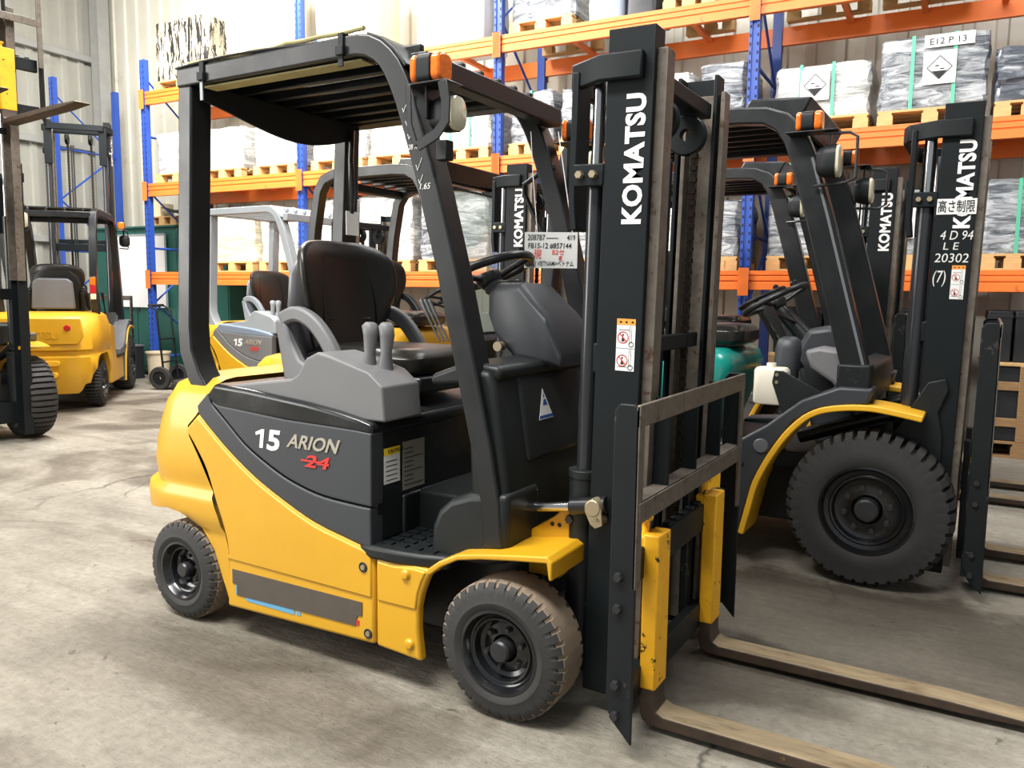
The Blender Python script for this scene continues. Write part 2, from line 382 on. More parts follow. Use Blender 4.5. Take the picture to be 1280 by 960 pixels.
def make_carriage(root, xf, hw, top, mid, fork_y, fw, fl, ztop_f, dz=0.0, MM=None, z_low=.05, sixth=3):
    MM = MM or {}
    blk = MM.get('black', M['black_worn'])
    xb = xf-.045
    b = MB().box(xb-.035, xb+.003, -hw+.03, hw-.03, ztop_f-.13+dz, ztop_f-.035+dz)
    b.box(xb-.035, xb+.003, -hw+.03, hw-.03, .11+dz, .20+dz)
    for s in (-1, 1):
        b.box(xb-.06, xb-.034, s*.2-.03, s*.2+.03, .11+dz, ztop_f+.06+dz)
    k = -hw+.12
    while k < hw-.1:
        b.box(xb-.03, xb-.004, k, k+.03, ztop_f-.04+dz, ztop_f-.022+dz); k += .075
    ca = b.out('carriage', blk, root, .004)
    bk = MB().box(xf-.006, xf+.006, -hw, hw, top-.062+dz, top+dz).out('load_backrest', M['steel_edge'], root, .003)
    for s in (-1, 1):
        # side plate: angle section with a chamfered lower end
        prof = [(xf-.075, z_low+.12), (xf-.055, z_low+.06), (xf+.003, z_low), (xf+.003, top-.02), (xf-.012, top), (xf-.055, top), (xf-.07, top-.02)]
        MB().prism([(p[0], p[1]+dz) for p in prof], 'y', s*hw, s*(hw-.012)).out('side_plate', blk, bk, .003)
    for s in (-1, 1):
        MB().box(xf-.006, xf+.004, min(s*hw, s*(hw-.038)), max(s*hw, s*(hw-.038)), .5+dz if z_low < .4 else z_low+dz, top-.004+dz).out('edge_flange', M['steel_edge'], bk, .002)
        for zz in (.13, .22, .44, .53):
            if zz > z_low:
                MB().lathe([(0, -.014), (.012, -.014), (.014, -.008), (.014, 0)] if s < 0 else [(0, .014), (.012, .014), (.014, .008), (.014, 0)], (xf-.045, s*hw, zz+dz), 'y', 6, closed=False).out('bolt', M['hubsteel'], bk)
    MB().box(xf-.055, xf+.005, -hw+.012, hw-.012, mid+dz, mid+.012+dz).box(xf-.004, xf+.006, -hw+.012, hw-.012, mid-.045+dz, mid+.012+dz).out('middle_bar', M['steel_edge'], bk, .002)
    for k in range(sixth):
        y = -hw+(k+1)*2*hw/(sixth+1)
        MB().box(xf-.055, xf-.006, y-.006, y+.006, mid+.01+dz, top-.01+dz).out('upright_bar', M['mast_black'], bk, .002)
    for y in fork_y:
        z = dz
        prof = [(xf-.045, ztop_f+z), (xf-.045, .06+z), (xf-.038, .032+z), (xf-.01, .018+z), (xf+fl-.25, .018+z), (xf+fl-.02, .026+z), (xf+fl, .034+z), (xf+fl-.02, .04+z), (xf+fl-.3, .052+z), (xf+.03, .056+z), (xf+.008, .066+z), (xf, .085+z), (xf, ztop_f-.004+z)]
        pts = prof
        fo = MB().prism(pts, 'y', y-fw/2, y+fw/2).out('fork', MM.get('fork', M['fork']), root, .005)
        fo.data.materials.append(M['fork_dark'])
        for p_ in fo.data.polygons:
            if p_.normal.z < .5: p_.material_index = 1
        MB().box(xf-.047, xf+.0025, y-fw/2-.0015, y+fw/2+.0015, .13+z, ztop_f+.002+z).out('fork_shank_paint', MM.get('shank', M['yellow_worn']), fo, .005)
        MB().lathe([(0, .05), (.022, .05), (.022, .04), (.012, .036), (.011, -.03), (0, -.03)], (xf-.052, y-.02, ztop_f+z), 'z', 14, closed=False).out('fork_pin', MM.get('shank', M['yellow_worn']), fo)
        MB().box(xf-.075, xf-.04, y-fw/2, y+fw/2, ztop_f-.07+z, ztop_f-.005+z).out('fork_hook', MM.get('shank', M['yellow_worn']), fo, .006)
    return ca
def make_seat(root, x, z, ms, mg, k=1.0):
    """x: back of the seat cushion; z: cushion underside"""
    rows = []
    prof = [(-.02, .19), (.08, .21), (.17, .225), (.24, .265), (.31, .285), (.39, .285), (.44, .262), (.475, .20), (.488, .11)]
    for h, wd in prof:
        row = []
        for i in range(24):
            a = 2*math.pi*i/24; c, s_ = math.cos(a), math.sin(a)
            yy = wd*math.copysign(abs(c)**.75, c); th = .05 if h < .45 else .035
            xx = th*math.copysign(abs(s_)**.8, s_)+.09*abs(yy/.285)**2.4-.26*(h+.02)*.45
            row.append((x+.03+xx, yy, z+.03+h))
        rows.append(row)
    bk = MB().loft(rows).out('seat_back', ms, root, smooth=60, sub=1)
    rows = []
    for h, wd in ((-.05, .23), (.1, .255), (.24, .265), (.36, .23), (.42, .16)):
        row = []
        for i in range(20):
            a = 2*math.pi*i/20; c, s_ = math.cos(a), math.sin(a)
            yy = wd*math.copysign(abs(c)**.7, c)
            row.append((x-.03+.03*s_+.05*abs(yy/.28)**2-.26*(h+.02)*.45, yy, z+.02+h))
        rows.append(row)
    MB().loft(rows).out('seat_shell', mg, bk, smooth=60)
    rows = []
    for zz, ins in ((0, .02), (.02, 0), (.07, .0), (.1, .03), (.105, .07)):
        rows.append([(x+.27+px*1.0, py, z+zz) for px, py in rrect(.56-2*ins, .46-2*ins, .09, 4)])
    cu = MB().loft(rows).out('seat_cushion', ms, root, smooth=50, bevel=.004)
    def sf(h, y): return (x+.03+.05+.09*abs(y/.285)**2.4-.117*(h+.02)-.003, y, z+.03+h)
    MB().tube([sf(.17, -.12+.24*i/8) for i in range(9)], .0035, 6).out('seat_seam', M['rim_black'], bk)
    for s in (-1, 1): MB().tube([sf(.0+.42*i/10, s*(.135+.02*math.sin(i*.35))) for i in range(11)], .0035, 6).out('seat_seam', M['rim_black'], bk)
    xa = x+.075
    for s in (-1, 1):
        y0, y1 = s*.245, s*.29; x = xa
        b = MB().band(smooth2([(x-.12, z+.20), (x-.04, z+.225), (x+.05, z+.19), (x+.13, z+.1), (x+.18, z-.01)]), .058, 'y', y0, y1)
        b.prism([(x-.145, z+.2), (x-.1, z-.02), (x-.05, z-.09), (x+.2, z-.03), (x+.19, z+.005), (x+.08, z+.0), (x-.02, z+.05), (x-.07, z+.13), (x-.09, z+.205)], 'y', y0, y1)
        b.out('armrest_frame', mg, root, .012, smooth=50)
    return bk
def steering(root, x, y, z, r, tilt, mt, col_end):
    c = Vector((x, y, z)); m = Matrix.Translation(c) @ Matrix.Rotation(R(tilt), 4, 'Y')
    ring = [m @ Vector((r*math.cos(a), r*math.sin(a), 0)) for a in [2*math.pi*k/36 for k in range(36)]]
    st = MB().tube(ring, .0155, 10, True)
    for a in (20, 140, 260):
        st.tube([m @ Vector((r*math.cos(R(a)), r*math.sin(R(a)), 0)), m @ Vector((r*.15*math.cos(R(a)), r*.15*math.sin(R(a)), -.03))], .011, 8)
    st.lathe([(0, .0), (.045, -.005), (.05, -.03), (.03, -.06), (0, -.06)], (0, 0, 0), 'z', 20, closed=False)
    nb = len(st.v)-5*20
    for i in range(nb, len(st.v)): st.v[i] = tuple(m @ Vector(st.v[i]))
    o = st.out('steering_wheel', mt, root, smooth=60)
    k = m @ Vector((r*.98*math.cos(R(55)), r*.98*math.sin(R(55)), 0)); up = (m.to_3x3() @ Vector((0, 0, 1)))
    MB().tube([k, k+up*.03, k+up*.055, k+up*.065], [.01, .02, .021, .012], 14).out('spinner_knob', mt, o)
    MB().tube([m @ Vector((0, 0, -.05)), Vector(col_end)], [.035, .05], 18).out('steering_column', mt, o)
    return o
def boxlamp(parent, c, lens=True):
    """turn lamp: black housing between two amber lenses, facing +-x"""
    x, y, z = c
    h = MB().prism([(y+a, z+b) for a, b in rrect(.075, .085, .02, 4)], 'x', x-.026, x+.026).out('turn_lamp', M['black_worn'], parent, .004)
    for a, b in ((-.05, -.0262), (.0262, .06)):
        MB().prism([(y+p, z+q) for p, q in rrect(.074, .084, .022, 4)], 'x', x+a, x+b).out('amber_lens', M['amber'], h, .008)
    return h
def worklamp(parent, c, rz=0.0, g=1.0):
    """round-ish headlamp looking to +x"""
    x, y, z = c
    rows = []
    for dx, k in ((-.055, .55), (-.045, .8), (-.01, .98), (.028, 1.0)):
        rows.append([(x+dx, y+p*k, z+q*k) for p, q in rrect(.12*g, .145*g, .045*g, 4)])
    h = MB().loft(rows).out('headlamp', M['black_worn'], parent, smooth=40)
    rows = [[(x+dx, y+p*k, z+q*k) for p, q in rrect(.114*g, .138*g, .045*g, 4)] for dx, k in ((.028, 1.0), (.04, .97), (.046, .8))]
    MB().loft(rows).out('lamp_lens', M['lens'], h, smooth=40)
    return h
# ------------------------------------------------------------------ electric counterbalance truck (x forward, visible side -y, origin below the front axle)
pad_mesh = MB().box(-.021, .021, -.0135, .0135, -.002, .006).mesh('step_pad', M['black_worn'], 0)
BORDER = [(-1.345, .833), (-1.205, .725), (-1.053, .63), (-.902, .56), (-.761, .506), (-.623, .475), (-.536, .457)]
BORDER = smooth2(BORDER, 3)
def make_arion(name, label, loc, rz, P, main=True, num='24', extras=True):
    t = thing(name, label, 'forklift', loc, rz)
    Y, G, BK, CO, CN = P['yellow'], P['guard'], P['rim'], P['cover'], P['console']
    # --- yellow lower side panels with arched front edge
    rear = [(-1.218, .108), (-1.209, .319), (-1.235, .423), (-1.272, .51), (-1.32, .627), (-1.376, .707), (-1.428, .767)]
    rear = [(p[0]+.007, p[1]) for p in smooth2(rear, 3)]
    side = rear+BORDER+[(-.494, .449), (-.494, .125)]
    fr = [(-.486, .125), (-.486, .428), (-.42, .422), (-.33, .428), (-.262, .424), (-.282, .385), (-.300, .34), (-.312, .29), (-.314, .22), (-.30, .113)]
    for s in (-1, 1):
        sp = MB().prism(side, 'y', s*.53, s*.44).out('side_panel', Y, t, .012, 3)
        fp = MB().prism(fr, 'y', s*.53, s*.495).out('step_panel', Y, t, .01, 3)
        MB().prism([(-1.212, .296)]+[(p[0]+.012, p[1]-.004) for p in rear[3:]]+[(p[0], p[1]-.012) for p in BORDER]+[(-.503, .437), (-.503, .286)], 'y', s*.535, s*.52).out('panel_upper', Y, sp, .006, 3)
        MB().prism([(-.478, .284), (-.478, .420), (-.42, .414), (-.33, .42), (-.28, .416), (-.296, .385), (-.312, .34), (-.320, .284)], 'y', s*.535, s*.52).out('panel_upper', Y, fp, .006, 3)
        for bx_, bz in ((-.536, .387), (-.521, .158)):
            MB().lathe([(0, -.004), (.009, -.004), (.010, 0)] if s < 0 else [(0, .004), (.009, .004), (.010, 0)], (bx_, s*(.536 if bz > .3 else .531), bz), 'y', 16, closed=False).out('panel_bolt', M['bolt'], sp)
            MB().lathe([(.010, s*.001), (.016, s*.003), (.018, 0.0)], (bx_, s*(.536 if bz > .3 else .531), bz), 'y', 16).out('bolt_washer', M['ink'], sp)
        for bx_, bz in ((-.359, .396), (-.347, .163)):
            MB().lathe([(0, s*.012), (.012, s*.010), (.018, s*.004), (.019, 0)], (bx_, s*(.535 if bz > .3 else .53), bz), 'y', 18, closed=False).out('panel_cap', Y, fp)
        # dark cover with a raised lower band
        cr = [(-1.275, .884), (-1.19, .818), (-1.098, .746), (-1.0, .693), (-.899, .649), (-.80, .62), (-.711, .604), (-.60, .597), (-.505, .594)]
        cr = smooth2(cr, 3)
        cov = cr+[(-.505, .838), (-.58, .843), (-.894, .85), (-1.235, .872)]
        low = [(-1.35, .863)]+BORDER+[(-.505, .46)]+[(p[0]-.004, p[1]-.006) for p in cr[::-1]]+[(-1.29, .915)]
        cv = MB().prism(cov, 'y', s*.528, s*.465).out('side_cover', CO, t, .005, 3)
        MB().prism(low, 'y', s*.530, s*.465).out('cover_band', CO, cv, .006, 3)
        if s < 0:
            yb = -.5285
            MB().prism([(-1.020, .738), (-1.003, .738), (-.993, .806), (-1.006, .806), (-1.038, .793), (-1.036, .782), (-1.013, .789)], 'y', yb-.0015, yb).out('lettering', M['white'], cv)
            text('5', .10, M['white'], cv, (-.984, yb, .737), '-y', bold=.03, shear=.12, width=.068)
            text('ARION', .066, M['silver'], cv, (-.885, yb, .757), '-y', bold=.018, shear=.35, width=.25, name='model_badge', ext=.003)
            text(num, .058, M['red'], cv, (-.80, yb, .697), '-y', bold=.02, shear=.2, width=.115, name='red_badge', ext=.003)
            MB().box(-.815, -.70, yb-.003, yb, .714, .720).out('red_badge', M['red'], cv)
            if main:
                tp = MB().prism([(-1.176, .26), (-.545, .262), (-.546, .214), (-.566, .212), (-.574, .174), (-.70, .172), (-.95, .168), (-1.154, .163), (-1.154, .205), (-1.176, .205)], 'y', -.533, -.530).out('dark_tape', M['tape'], sp)
                MB().prism([(-1.12, .166), (-.86, .168), (-.86, .150), (-1.10, .150)], 'y', -.5315, -.530).box(-1.162, -1.150, -.5315, -.530, .165, .206).box(-.85, -.83, -.5315, -.53, .152, .166).out('blue_sticker_edge', M['tape_blue'], sp)
                MB().box(-.572, -.560, -.5325, -.530, .178, .196).out('red_tag', M['red'], sp)
    # --- counterweight: plan outline swept up the rear profile
    def outline(H, xr, n=18):
        pts = []
        for k in range(n+1):
            a = math.pi/2*k/n
            pts.append((-1.50-(abs(xr)-1.50)*math.sin(a)**.92, -H*abs(math.cos(a))**.85))
        front = [(-1.215, -H), (-1.25, -H), (-1.30, -H), (-1.36, -H), (-1.42, -H), (-1.48, -H)]
        L = front+pts
        return L+[(p[0], -p[1]) for p in L[-2::-1]]
    prof = [(.0, .505, 1.86), (.385, .517, 1.89), (.41, .53, 1.935), (.485, .535, 1.94), (.515, .533, 1.925), (.535, .519, 1.835), (.56, .522, 1.85), (.62, .53, 1.855), (.70, .528, 1.83), (.78, .52, 1.79), (.86, .505, 1.74), (.93, .47, 1.67), (.955, .42, 1.60)]
    base = outline(.53, 1.9)
    def zlow(x, y):
        ax = abs(x)
        tb = [(1.215, .108), (1.23, .14), (1.262, .216), (1.294, .304), (1.328, .361), (1.381, .40), (1.445, .43), (1.55, .44), (1.8, .40), (2, .37)]
        for (a, za), (b, zb) in zip(tb, tb[1:]):
            if a <= ax <= b: return za+(zb-za)*(ax-a)/(b-a)
        return .108 if ax < 1.3 else .37
    def seam(z):   # front limit of the counterweight as a function of height
        tb = [(.1, -1.222), (.319, -1.213), (.423, -1.239), (.51, -1.276), (.627, -1.324), (.707, -1.38), (.767, -1.432), (.84, -1.36), (1.0, -1.30)]
        for (a, xa), (b, xb) in zip(tb, tb[1:]):
            if a <= z <= b: return xa+(xb-xa)*(z-a)/(b-a)
        return -1.3
    pd = []
    for (z0_, h0, x0_), (z1_, h1, x1_) in zip(prof, prof[1:]):
        m_ = max(1, int((z1_-z0_)/.028))
        pd += [(z0_+(z1_-z0_)*q/m_, h0+(h1-h0)*q/m_, x0_+(x1_-x0_)*q/m_) for q in range(m_)]
    prof = pd+[prof[-1]]
    rows = []
    for j, (z, H, xr) in enumerate(prof):
        ol = outline(H, xr); row = []
        for k, (x, y) in enumerate(ol):
            zz = max(z, zlow(x, y)+.0001*j)
            row.append((min(x, seam(zz)), y, zz))
        rows.append(row)
    top = [(p[0]*.97-.03, p[1]*.9, .962) for p in rows[-1]]
    inner = [(min(p[0]+.04, -1.24) if abs(p[1]) > .3 else p[0]+.06, p[1]*.84, p[2]+.03) for p in rows[0]]
    cw = MB().grid([inner]+rows+[top])
    n0 = len(cw.v)-len(top); cw.f.append(tuple(range(n0, len(cw.v))))
    cwo = cw.out('counterweight', Y, t, smooth=50)
    # --- axle / chassis core
    core = MB().box(-1.66, -.50, -.36, .36, .14, .60).box(-.52, .02, -.30, .30, .12, .44)
    core.box(-1.56, -1.40, -.42, .42, .16, .26).box(-.09, .09, -.36, .36, .14, .30)
    core.out('chassis', M['black'], t, .01)
    # --- battery hood: black rim, top, front wall with data plates
    hood = MB()
    hp = [(-1.31, .90), (-1.26, .952), (-1.09, .943), (-.80, .918), (-.66, .90), (-.56, .882), (-.505, .868), (-.505, .828), (-.566, .834), (-.894, .846), (-1.25, .86)]
    hood.prism(hp, 'y', -.526, .526)
    ho = hood.out('battery_hood', BK, t, .016, 3)
    MB().box(-.62, -.508, -.50, .50, .46, .84).out('hood_front', M['rim_black'], t, .01)
    if main:
        fx = -.5075
        pl = MB().box(fx, fx+.0012, -.46, -.375, .655, .775).out('caution_plate', M['paper'], ho)
        MB().box(fx, fx+.002, -.46, -.375, .752, .777).out('yellow_header', M['yellow_print'], pl)
        text('CAUTION', .018, M['ink'], pl, (fx+.002, -.44, .758), '+x', bold=.01)
        for k in range(5): MB().box(fx, fx+.0018, -.45, -.39, .665+.016*k, .668+.016*k).out('print_line', M['ink'], pl)
        p2 = MB().box(fx, fx+.0012, -.36, -.235, .615, .785).out('data_plate', M['silver'], ho)
        for k in range(9): MB().box(fx, fx+.0018, -.35, -.30 if k % 3 else -.245, .63+.016*k, .633+.016*k).out('print_line', M['ink'], p2)
    # --- console with levers on the near side of the hood
    cp = [(-1.22, .935), (-1.20, .948), (-.89, .99), (-.855, 1.01), (-.815, 1.068), (-.765, 1.09), (-.70, 1.078), (-.54, 1.035), (-.48, .99), (-.468, .875), (-.60, .872), (-.90, .90)]
    MB().prism(cp, 'y', -.50, -.30).out('lever_console', CN, t, .035, 4, smooth=50)
    for k, dx in enumerate((0, .055)):
        lv = MB().tube([(-.62+dx, -.40+.02*k, 1.03), (-.615+dx, -.40+.02*k, 1.09), (-.61+dx, -.40+.02*k, 1.15), (-.615+dx, -.40+.02*k, 1.185), (-.615+dx, -.40+.02*k, 1.195)], [.030, .019, .026, .027, .014], 14)
        lv.out('control_lever', CN, t, smooth=60)
    # --- seat on the hood
    make_seat(t, -1.12, .985, P['seat'], P['seatframe'])
    MB().box(-1.05, -.55, -.2, .2, .93, .99).out('seat_base', M['black'], t, .01)
    # --- floor, step, fender cover
    MB().box(-.515, -.06, -.27, .27, .44, .60).out('floor_plate', M['dash'], t, .012)
    stp = [(-.51, -.25), (-.51, -.47), (-.575, -.475), (-.575, -.505), (-.555, -.528), (-.50, -.54), (-.40, -.538), (-.31, -.525), (-.235, -.50), (-.22, -.49), (-.22, -.25)]
    for s in (-1, 1):
        st = MB().prism([(a, -s*b) for a, b in stp], 'z', .421, .466).out('step', M['dash'], t, .012)
        for i in range(4):
            for j in range(5):
                ya, yb_ = sorted((s*(.285+.046*j), s*(.312+.046*j)))
                link('step_pad', pad_mesh, st, (-.47+.058*i, (ya+yb_)/2, .466))
        fc = MB().prism([(-.31, .445), (-.305, .55), (-.28, .605), (-.235, .645), (-.16, .672), (-.02, .69), (-.02, .47), (-.10, .45)], 'y', s*.47, s*.26).out('fender_cover', M['dash'], t, .022, 3)
        # yellow front fender
        ff = [(-.275, .428), (-.23, .462), (-.16, .497), (-.08, .512), (.04, .53), (.15, .545), (.168, .53), (.168, .475), (.158, .475), (.15, .525), (.04, .512), (-.08, .495), (-.16, .478), (-.222, .445), (-.268, .408)]
        MB().prism(ff, 'y', s*.535, s*.31).out('front_fender', Y, t, .005, 3)
        fm = MB().prism([(-.03, .54), (.06, .60), (.145, .68), (.145, .46), (.08, .40), (-.03, .40)], 'y', s*.315, s*.285).out('front_frame', Y, t, .004)
        for bx_ in (.085, .11):
            MB().lathe([(0, s*.0015), (.007, s*.0015), (.007, 0)], (bx_-.03, s*.3155, .575), 'y', 12, closed=False).out('frame_hole', M['ink'], fm)
        MB().lathe([(0, s*.014), (.014, s*.014), (.016, 0)], (.118, s*.315, .60), 'y', 6, closed=False).out('frame_bolt', M['hubsteel'], fm)
        # tilt cylinder
        tc = MB().cyl((-.30, s*.335, .58), (-.03, s*.335, .622), .034, 18).cyl((-.05, s*.335, .619), (-.03, s*.335, .622), .04, 18).out('tilt_cylinder', M['black'], t)
        MB().cyl((-.03, s*.335, .622), (.15, s*.335, .65), .016, 14).out('tilt_rod', M['chrome'], tc)
        MB().cyl((.13, s*.335, .646), (.25, s*.335, .668), .028, 14).out('rod_end', M['black'], tc, .003)
        MB().lathe([(0, s*.05), (.024, s*.05), (.027, s*.044), (.027, -s*.02)], (.222, s*.335, .664), 'y', 20, closed=False).lathe([(0, s*.048), (.016, s*.048), (.018, 0)], (.235, s*.335, .625), 'y', 12, closed=False).prism([(.195, .655), (.222, .695), (.25, .664), (.255, .615), (.232, .603), (.215, .615)], 'y', s*.375, s*.383).out('tilt_pin', M['bolt'], tc, .002)
    # --- dashboard wall and top
    dw = [(-.105, 1.06), (-.085, 1.02), (-.02, .60), (-.03, .52), (-.16, .52), (-.19, 1.04), (-.16, 1.065)]
    dw_o = MB().prism(dw, 'y', -.45, .45).out('dash_panel', M['dash'], t, .02, 3)
    MB().prism([(-.10, 1.062), (-.068, 1.0), (-.03, .76), (-.06, .76), (-.13, 1.05)], 'y', -.31, .31).out('dash_centre', M['dash'], dw_o, .03, 3, smooth=50)
    MB().prism([(-.34, 1.035), (-.20, 1.085), (-.08, 1.075), (-.07, 1.045), (-.10, 1.02), (-.34, 1.0)], 'y', -.43, .43).out('dash_top', M['dash'], dw_o, .015, 3)
    if main:
        sx = -.048
        def onp(y, z): return (-.0815+(1.0-z)*.158+.006, y, z)
        tr = MB().add([onp(-.225, .885), onp(-.125, .885), onp(-.18, .985)], [(0, 1, 2)]).out('triangle_sticker', M['paper'], dw_o, solid=.001, smooth=0)
        tr.location.x = .010
        q = MB().add([onp(-.222, .888), onp(-.128, .888), onp(-.132, .898), onp(-.218, .898)], [(0, 1, 2, 3)]).add([onp(-.19, .93), onp(-.158, .93), onp(-.168, .95), onp(-.18, .95)], [(0, 1, 2, 3)]).add([onp(-.182, .955), onp(-.172, .955), onp(-.178, .975)], [(0, 1, 2)]).out('triangle_print', M['blue_print'], tr, solid=.0005, smooth=0)
        q.location.x = .0012
        s2 = MB().add([onp(.13, .88), onp(.20, .885), onp(.20, .965), onp(.13, .96)], [(0, 1, 2, 3)]).out('blue_sticker', M['paper'], dw_o, solid=.001, smooth=0); s2.location.x = .012
        q = MB().add([onp(.14, .89), onp(.19, .893), onp(.19, .93), onp(.14, .927)], [(0, 1, 2, 3)]).out('sticker_print', M['tape_blue'], s2, solid=.0005, smooth=0); q.location.x = .0012
    # --- steering column cowl
    rows = []
    for f, hw_ in ((0, .085), (.12, .115), (.5, .135), (.85, .145), (1, .13)):
        # side profile interpolated from rear face to front face
        x0, zb, zt = -.325+f*.30, 1.215-f*.17 if f < .6 else 1.075, 1.325-.0*f
        zt = {0: 1.30, .12: 1.335, .5: 1.335, .85: 1.225, 1: 1.10}[f]
        zb = {0: 1.21, .12: 1.14, .5: 1.05, .85: 1.05, 1: 1.05}[f]
        xx = {0: -.335, .12: -.29, .5: -.19, .85: -.075, 1: -.02}[f]
        rows.append([(xx, p*hw_/.1, (zb+zt)/2+q*(zt-zb)/.2) for p, q in rrect(.2, .2, .035, 3)])
    cwl = MB().loft(rows).out('column_cowl', M['cover'] if main else CO, t, smooth=40, bevel=.01, seg=3)
    MB().lathe([(0, -.03), (.017, -.03), (.017, 0)], (-.255, -.125, 1.115), 'y', 14, closed=False).out('key_switch', M['bolt'], cwl)
    steering(t, -.395, 0, 1.372, .168, -22, M['black'], (-.25, 0, 1.27))
    MB().lathe([(.05, -.045), (.085, -.04), (.09, -.02), (.07, .0), (.045, .01)], (-.30, 0, 1.335), 'z', 24, closed=False).out('column_boot', M['black_worn'], t, smooth=50)
    MB().tube([(-.31, .03, 1.31), (-.35, .12, 1.325), (-.38, .2, 1.34)], [.007, .007, .013], 8).out('direction_lever', M['black'], t)
    # --- overhead guard
    lc = [(-.46, 2.0), (-.435, 1.955), (-.41, 1.90), (-.385, 1.83), (-.365, 1.77), (-.31, 1.60), (-.245, 1.36), (-.175, 1.07), (-.115, .82), (-.082, .66), (-.07, .515)]
    head = [(-1.478, 2.0815), (-.66, 2.0835), (-.60, 2.083), (-.555, 2.075), (-.515, 2.055), (-.485, 2.03)]
    path = head+lc
    wd = [.066]*len(head)+[.07, .072, .073, .073, .073, .073, .074, .074, .072, .068, .068]
    gb = MB()
    gb.box(-.40, -.335, -.455, .455, 1.965, 2.035)                          # front header
    gb.box(-1.478, -1.41, -.455, .455, 2.05, 2.112)                          # rear header
    for k in range(7):
        y = -.36+.12*k; gb.box(-1.41, -.42, y-.012, y+.012, 2.055, 2.09)     # roof bars
    go = gb.out('overhead_guard', G, t, .006)
    for s in (-1, 1):
        MB().band(path, wd, 'y', s*.475, s*.385).out('guard_rail', G, go, .007, 3)
        rp = [(-1.439, 2.052), (-1.455, 1.75), (-1.475, 1.40), (-1.489, 1.16), (-1.484, 1.06), (-1.445, .968), (-1.378, .878), (-1.30, .80)]
        MB().band(rp, .074, 'y', s*.47, s*.375).out('guard_post', G, go, .008, 3)
    MB().band([(-.56, 2.112), (-.50, 2.09), (-.45, 2.05), (-.405, 1.995)], .012, 'y', -.47, .47).out('front_visor', G, go, .003)
    if main:
        # canvas roof sheet with a pale edge, its rear edge hanging down
        rows = []
        for i in range(17):
            x = -1.49+.92*i/16
            rows.append([(x, -.47+.94*k/12, 2.122+.012*math.sin(i*1.3)*math.sin(k*.9)+.01*math.sin(k*.5+i*.3)) for k in range(13)])
        cn = MB().grid(rows).out('roof_canvas', M['canvas'], t, solid=.006, smooth=60)
        MB().tube([(-1.43+.85*i/20, -.455+.002*math.sin(i*2.1), 2.13+.002*math.sin(i*1.7)+(.004 if i > 11 else 0)) for i in range(21)], .008, 8).out('canvas_hem', M['visor'], cn)
        MB().box(-1.36, -.60, -.448, -.385, 2.0395, 2.0465).out('roof_board', M['visor'], cn, .002)
        n = 24
        up = [(-.42+.84*k/n, 2.06) for k in range(n+1)]
        dn = [(-.42+.84*k/n, 2.0-.075*math.sin(math.pi*(k/n)**1.25)) for k in range(n+1)]
        MB().prism(up+dn[::-1], 'x', -1.40, -1.39).out('rear_apron', M['canvas'], cn)
        for x in (-1.33, -.66):
            b = MB().band([(x, 2.02), (x, 2.12)], .022, 'y', -.482, -.476).box(x-.011, x+.011, -.482, -.36, 2.118, 2.126)
            b.box(x-.016, x+.016, -.49, -.478, 2.055, 2.085)
            b.out('roof_strap', M['canvas'], cn, .002)
        MB().box(-1.336, -1.322, -.484, -.480, 1.985, 2.05).out('strap_tail', M['grey_light'], cn)
        # chalk ticks on the front leg
        ck = MB()
        def tick(x, z, s):
            ck.tube([(x, -.4762, z), (x+.006*s, -.4762, z-.016*s), (x+.022*s, -.4762, z+.018*s)], .0014, 5)
        for x, z, s in ((-.412, 1.865, .8), (-.40, 1.825, .9), (-.392, 1.785, 1), (-.36, 1.69, 1.1), (-.35, 1.645, .8)): tick(x, z, s)
        ck.out('chalk_ticks', M['chalk'], go)['kind'] = 'stuff'
        text('1.65', .026, M['chalk'], go, (-.345, -.4755, 1.615), '-y', shear=.2)
        text('1.28 KG', .022, M['chalk'], go, (-.40, -.4755, 1.738), '-y', shear=.2, width=.06)
        # turn lamp, headlamp and their bracket on the near leg
        br = MB().box(-.36, -.21, -.53, -.44, 1.915, 1.921).band([(-.225, 1.918), (-.212, 1.86), (-.214, 1.80), (-.245, 1.765), (-.315, 1.735)], .034, 'y', -.53, -.524)
        br.band([(-.35, 1.918), (-.345, 1.80), (-.32, 1.735)], .02, 'y', -.53, -.524)
        lb = br.out('lamp_bracket', M['black'], t, .003)
        boxlamp(t, (-.305, -.48, 1.967))
        worklamp(t, (-.262, -.445, 1.838), 0, .74)
        MB().box(-.29, -.25, -.47, -.43, 1.70, 1.76).out('lamp_mount', M['black'], lb, .003)
        MB().box(-.31, -.30, -.50, -.42, 1.82, 1.92).out('lamp_mount', M['black'], lb, .003)
        # far-side lamp set
        MB().box(-.36, -.21, .44, .55, 1.90, 1.906).box(-.30, -.28, .44, .46, 1.70, 1.90).out('lamp_bracket', M['black'], t, .003)
        boxlamp(t, (-.29, .50, 1.955)); worklamp(t, (-.24, .50, 1.80))
        # grab handle behind the far front leg, hanging cord at the rear post
        MB().tube([(-.33, .40, 1.80), (-.40, .40, 1.78), (-.47, .40, 1.74), (-.47, .40, 1.70), (-.36, .40, 1.50), (-.29, .40, 1.40)], .011, 10).out('grab_handle', M['black'], go)
        MB().tube([(-1.37, .38, 2.03), (-1.37, .37, 1.9), (-1.36, .365, 1.75), (-1.37, .37, 1.66), (-1.385, .38, 1.72), (-1.39, .385, 1.9), (-1.385, .39, 2.03)], .010, 8).out('grab_strap', M['rim_black'], go)
        MB().box(-1.412, -1.408, .374, .46, 1.56, 1.67).out('sticker', M['paper'], go)
    # --- wheels
    for s in (-1, 1):
        wheel(t, -.008, s*.54, s, .218, .165, .128, 'solid')
        wheel(t, -1.472, s*.535, s, .197, .125, .112, 'solid')
    # --- mast, carriage
    ms = make_mast(t, .178, .142, .335, 2.05, 1.1)
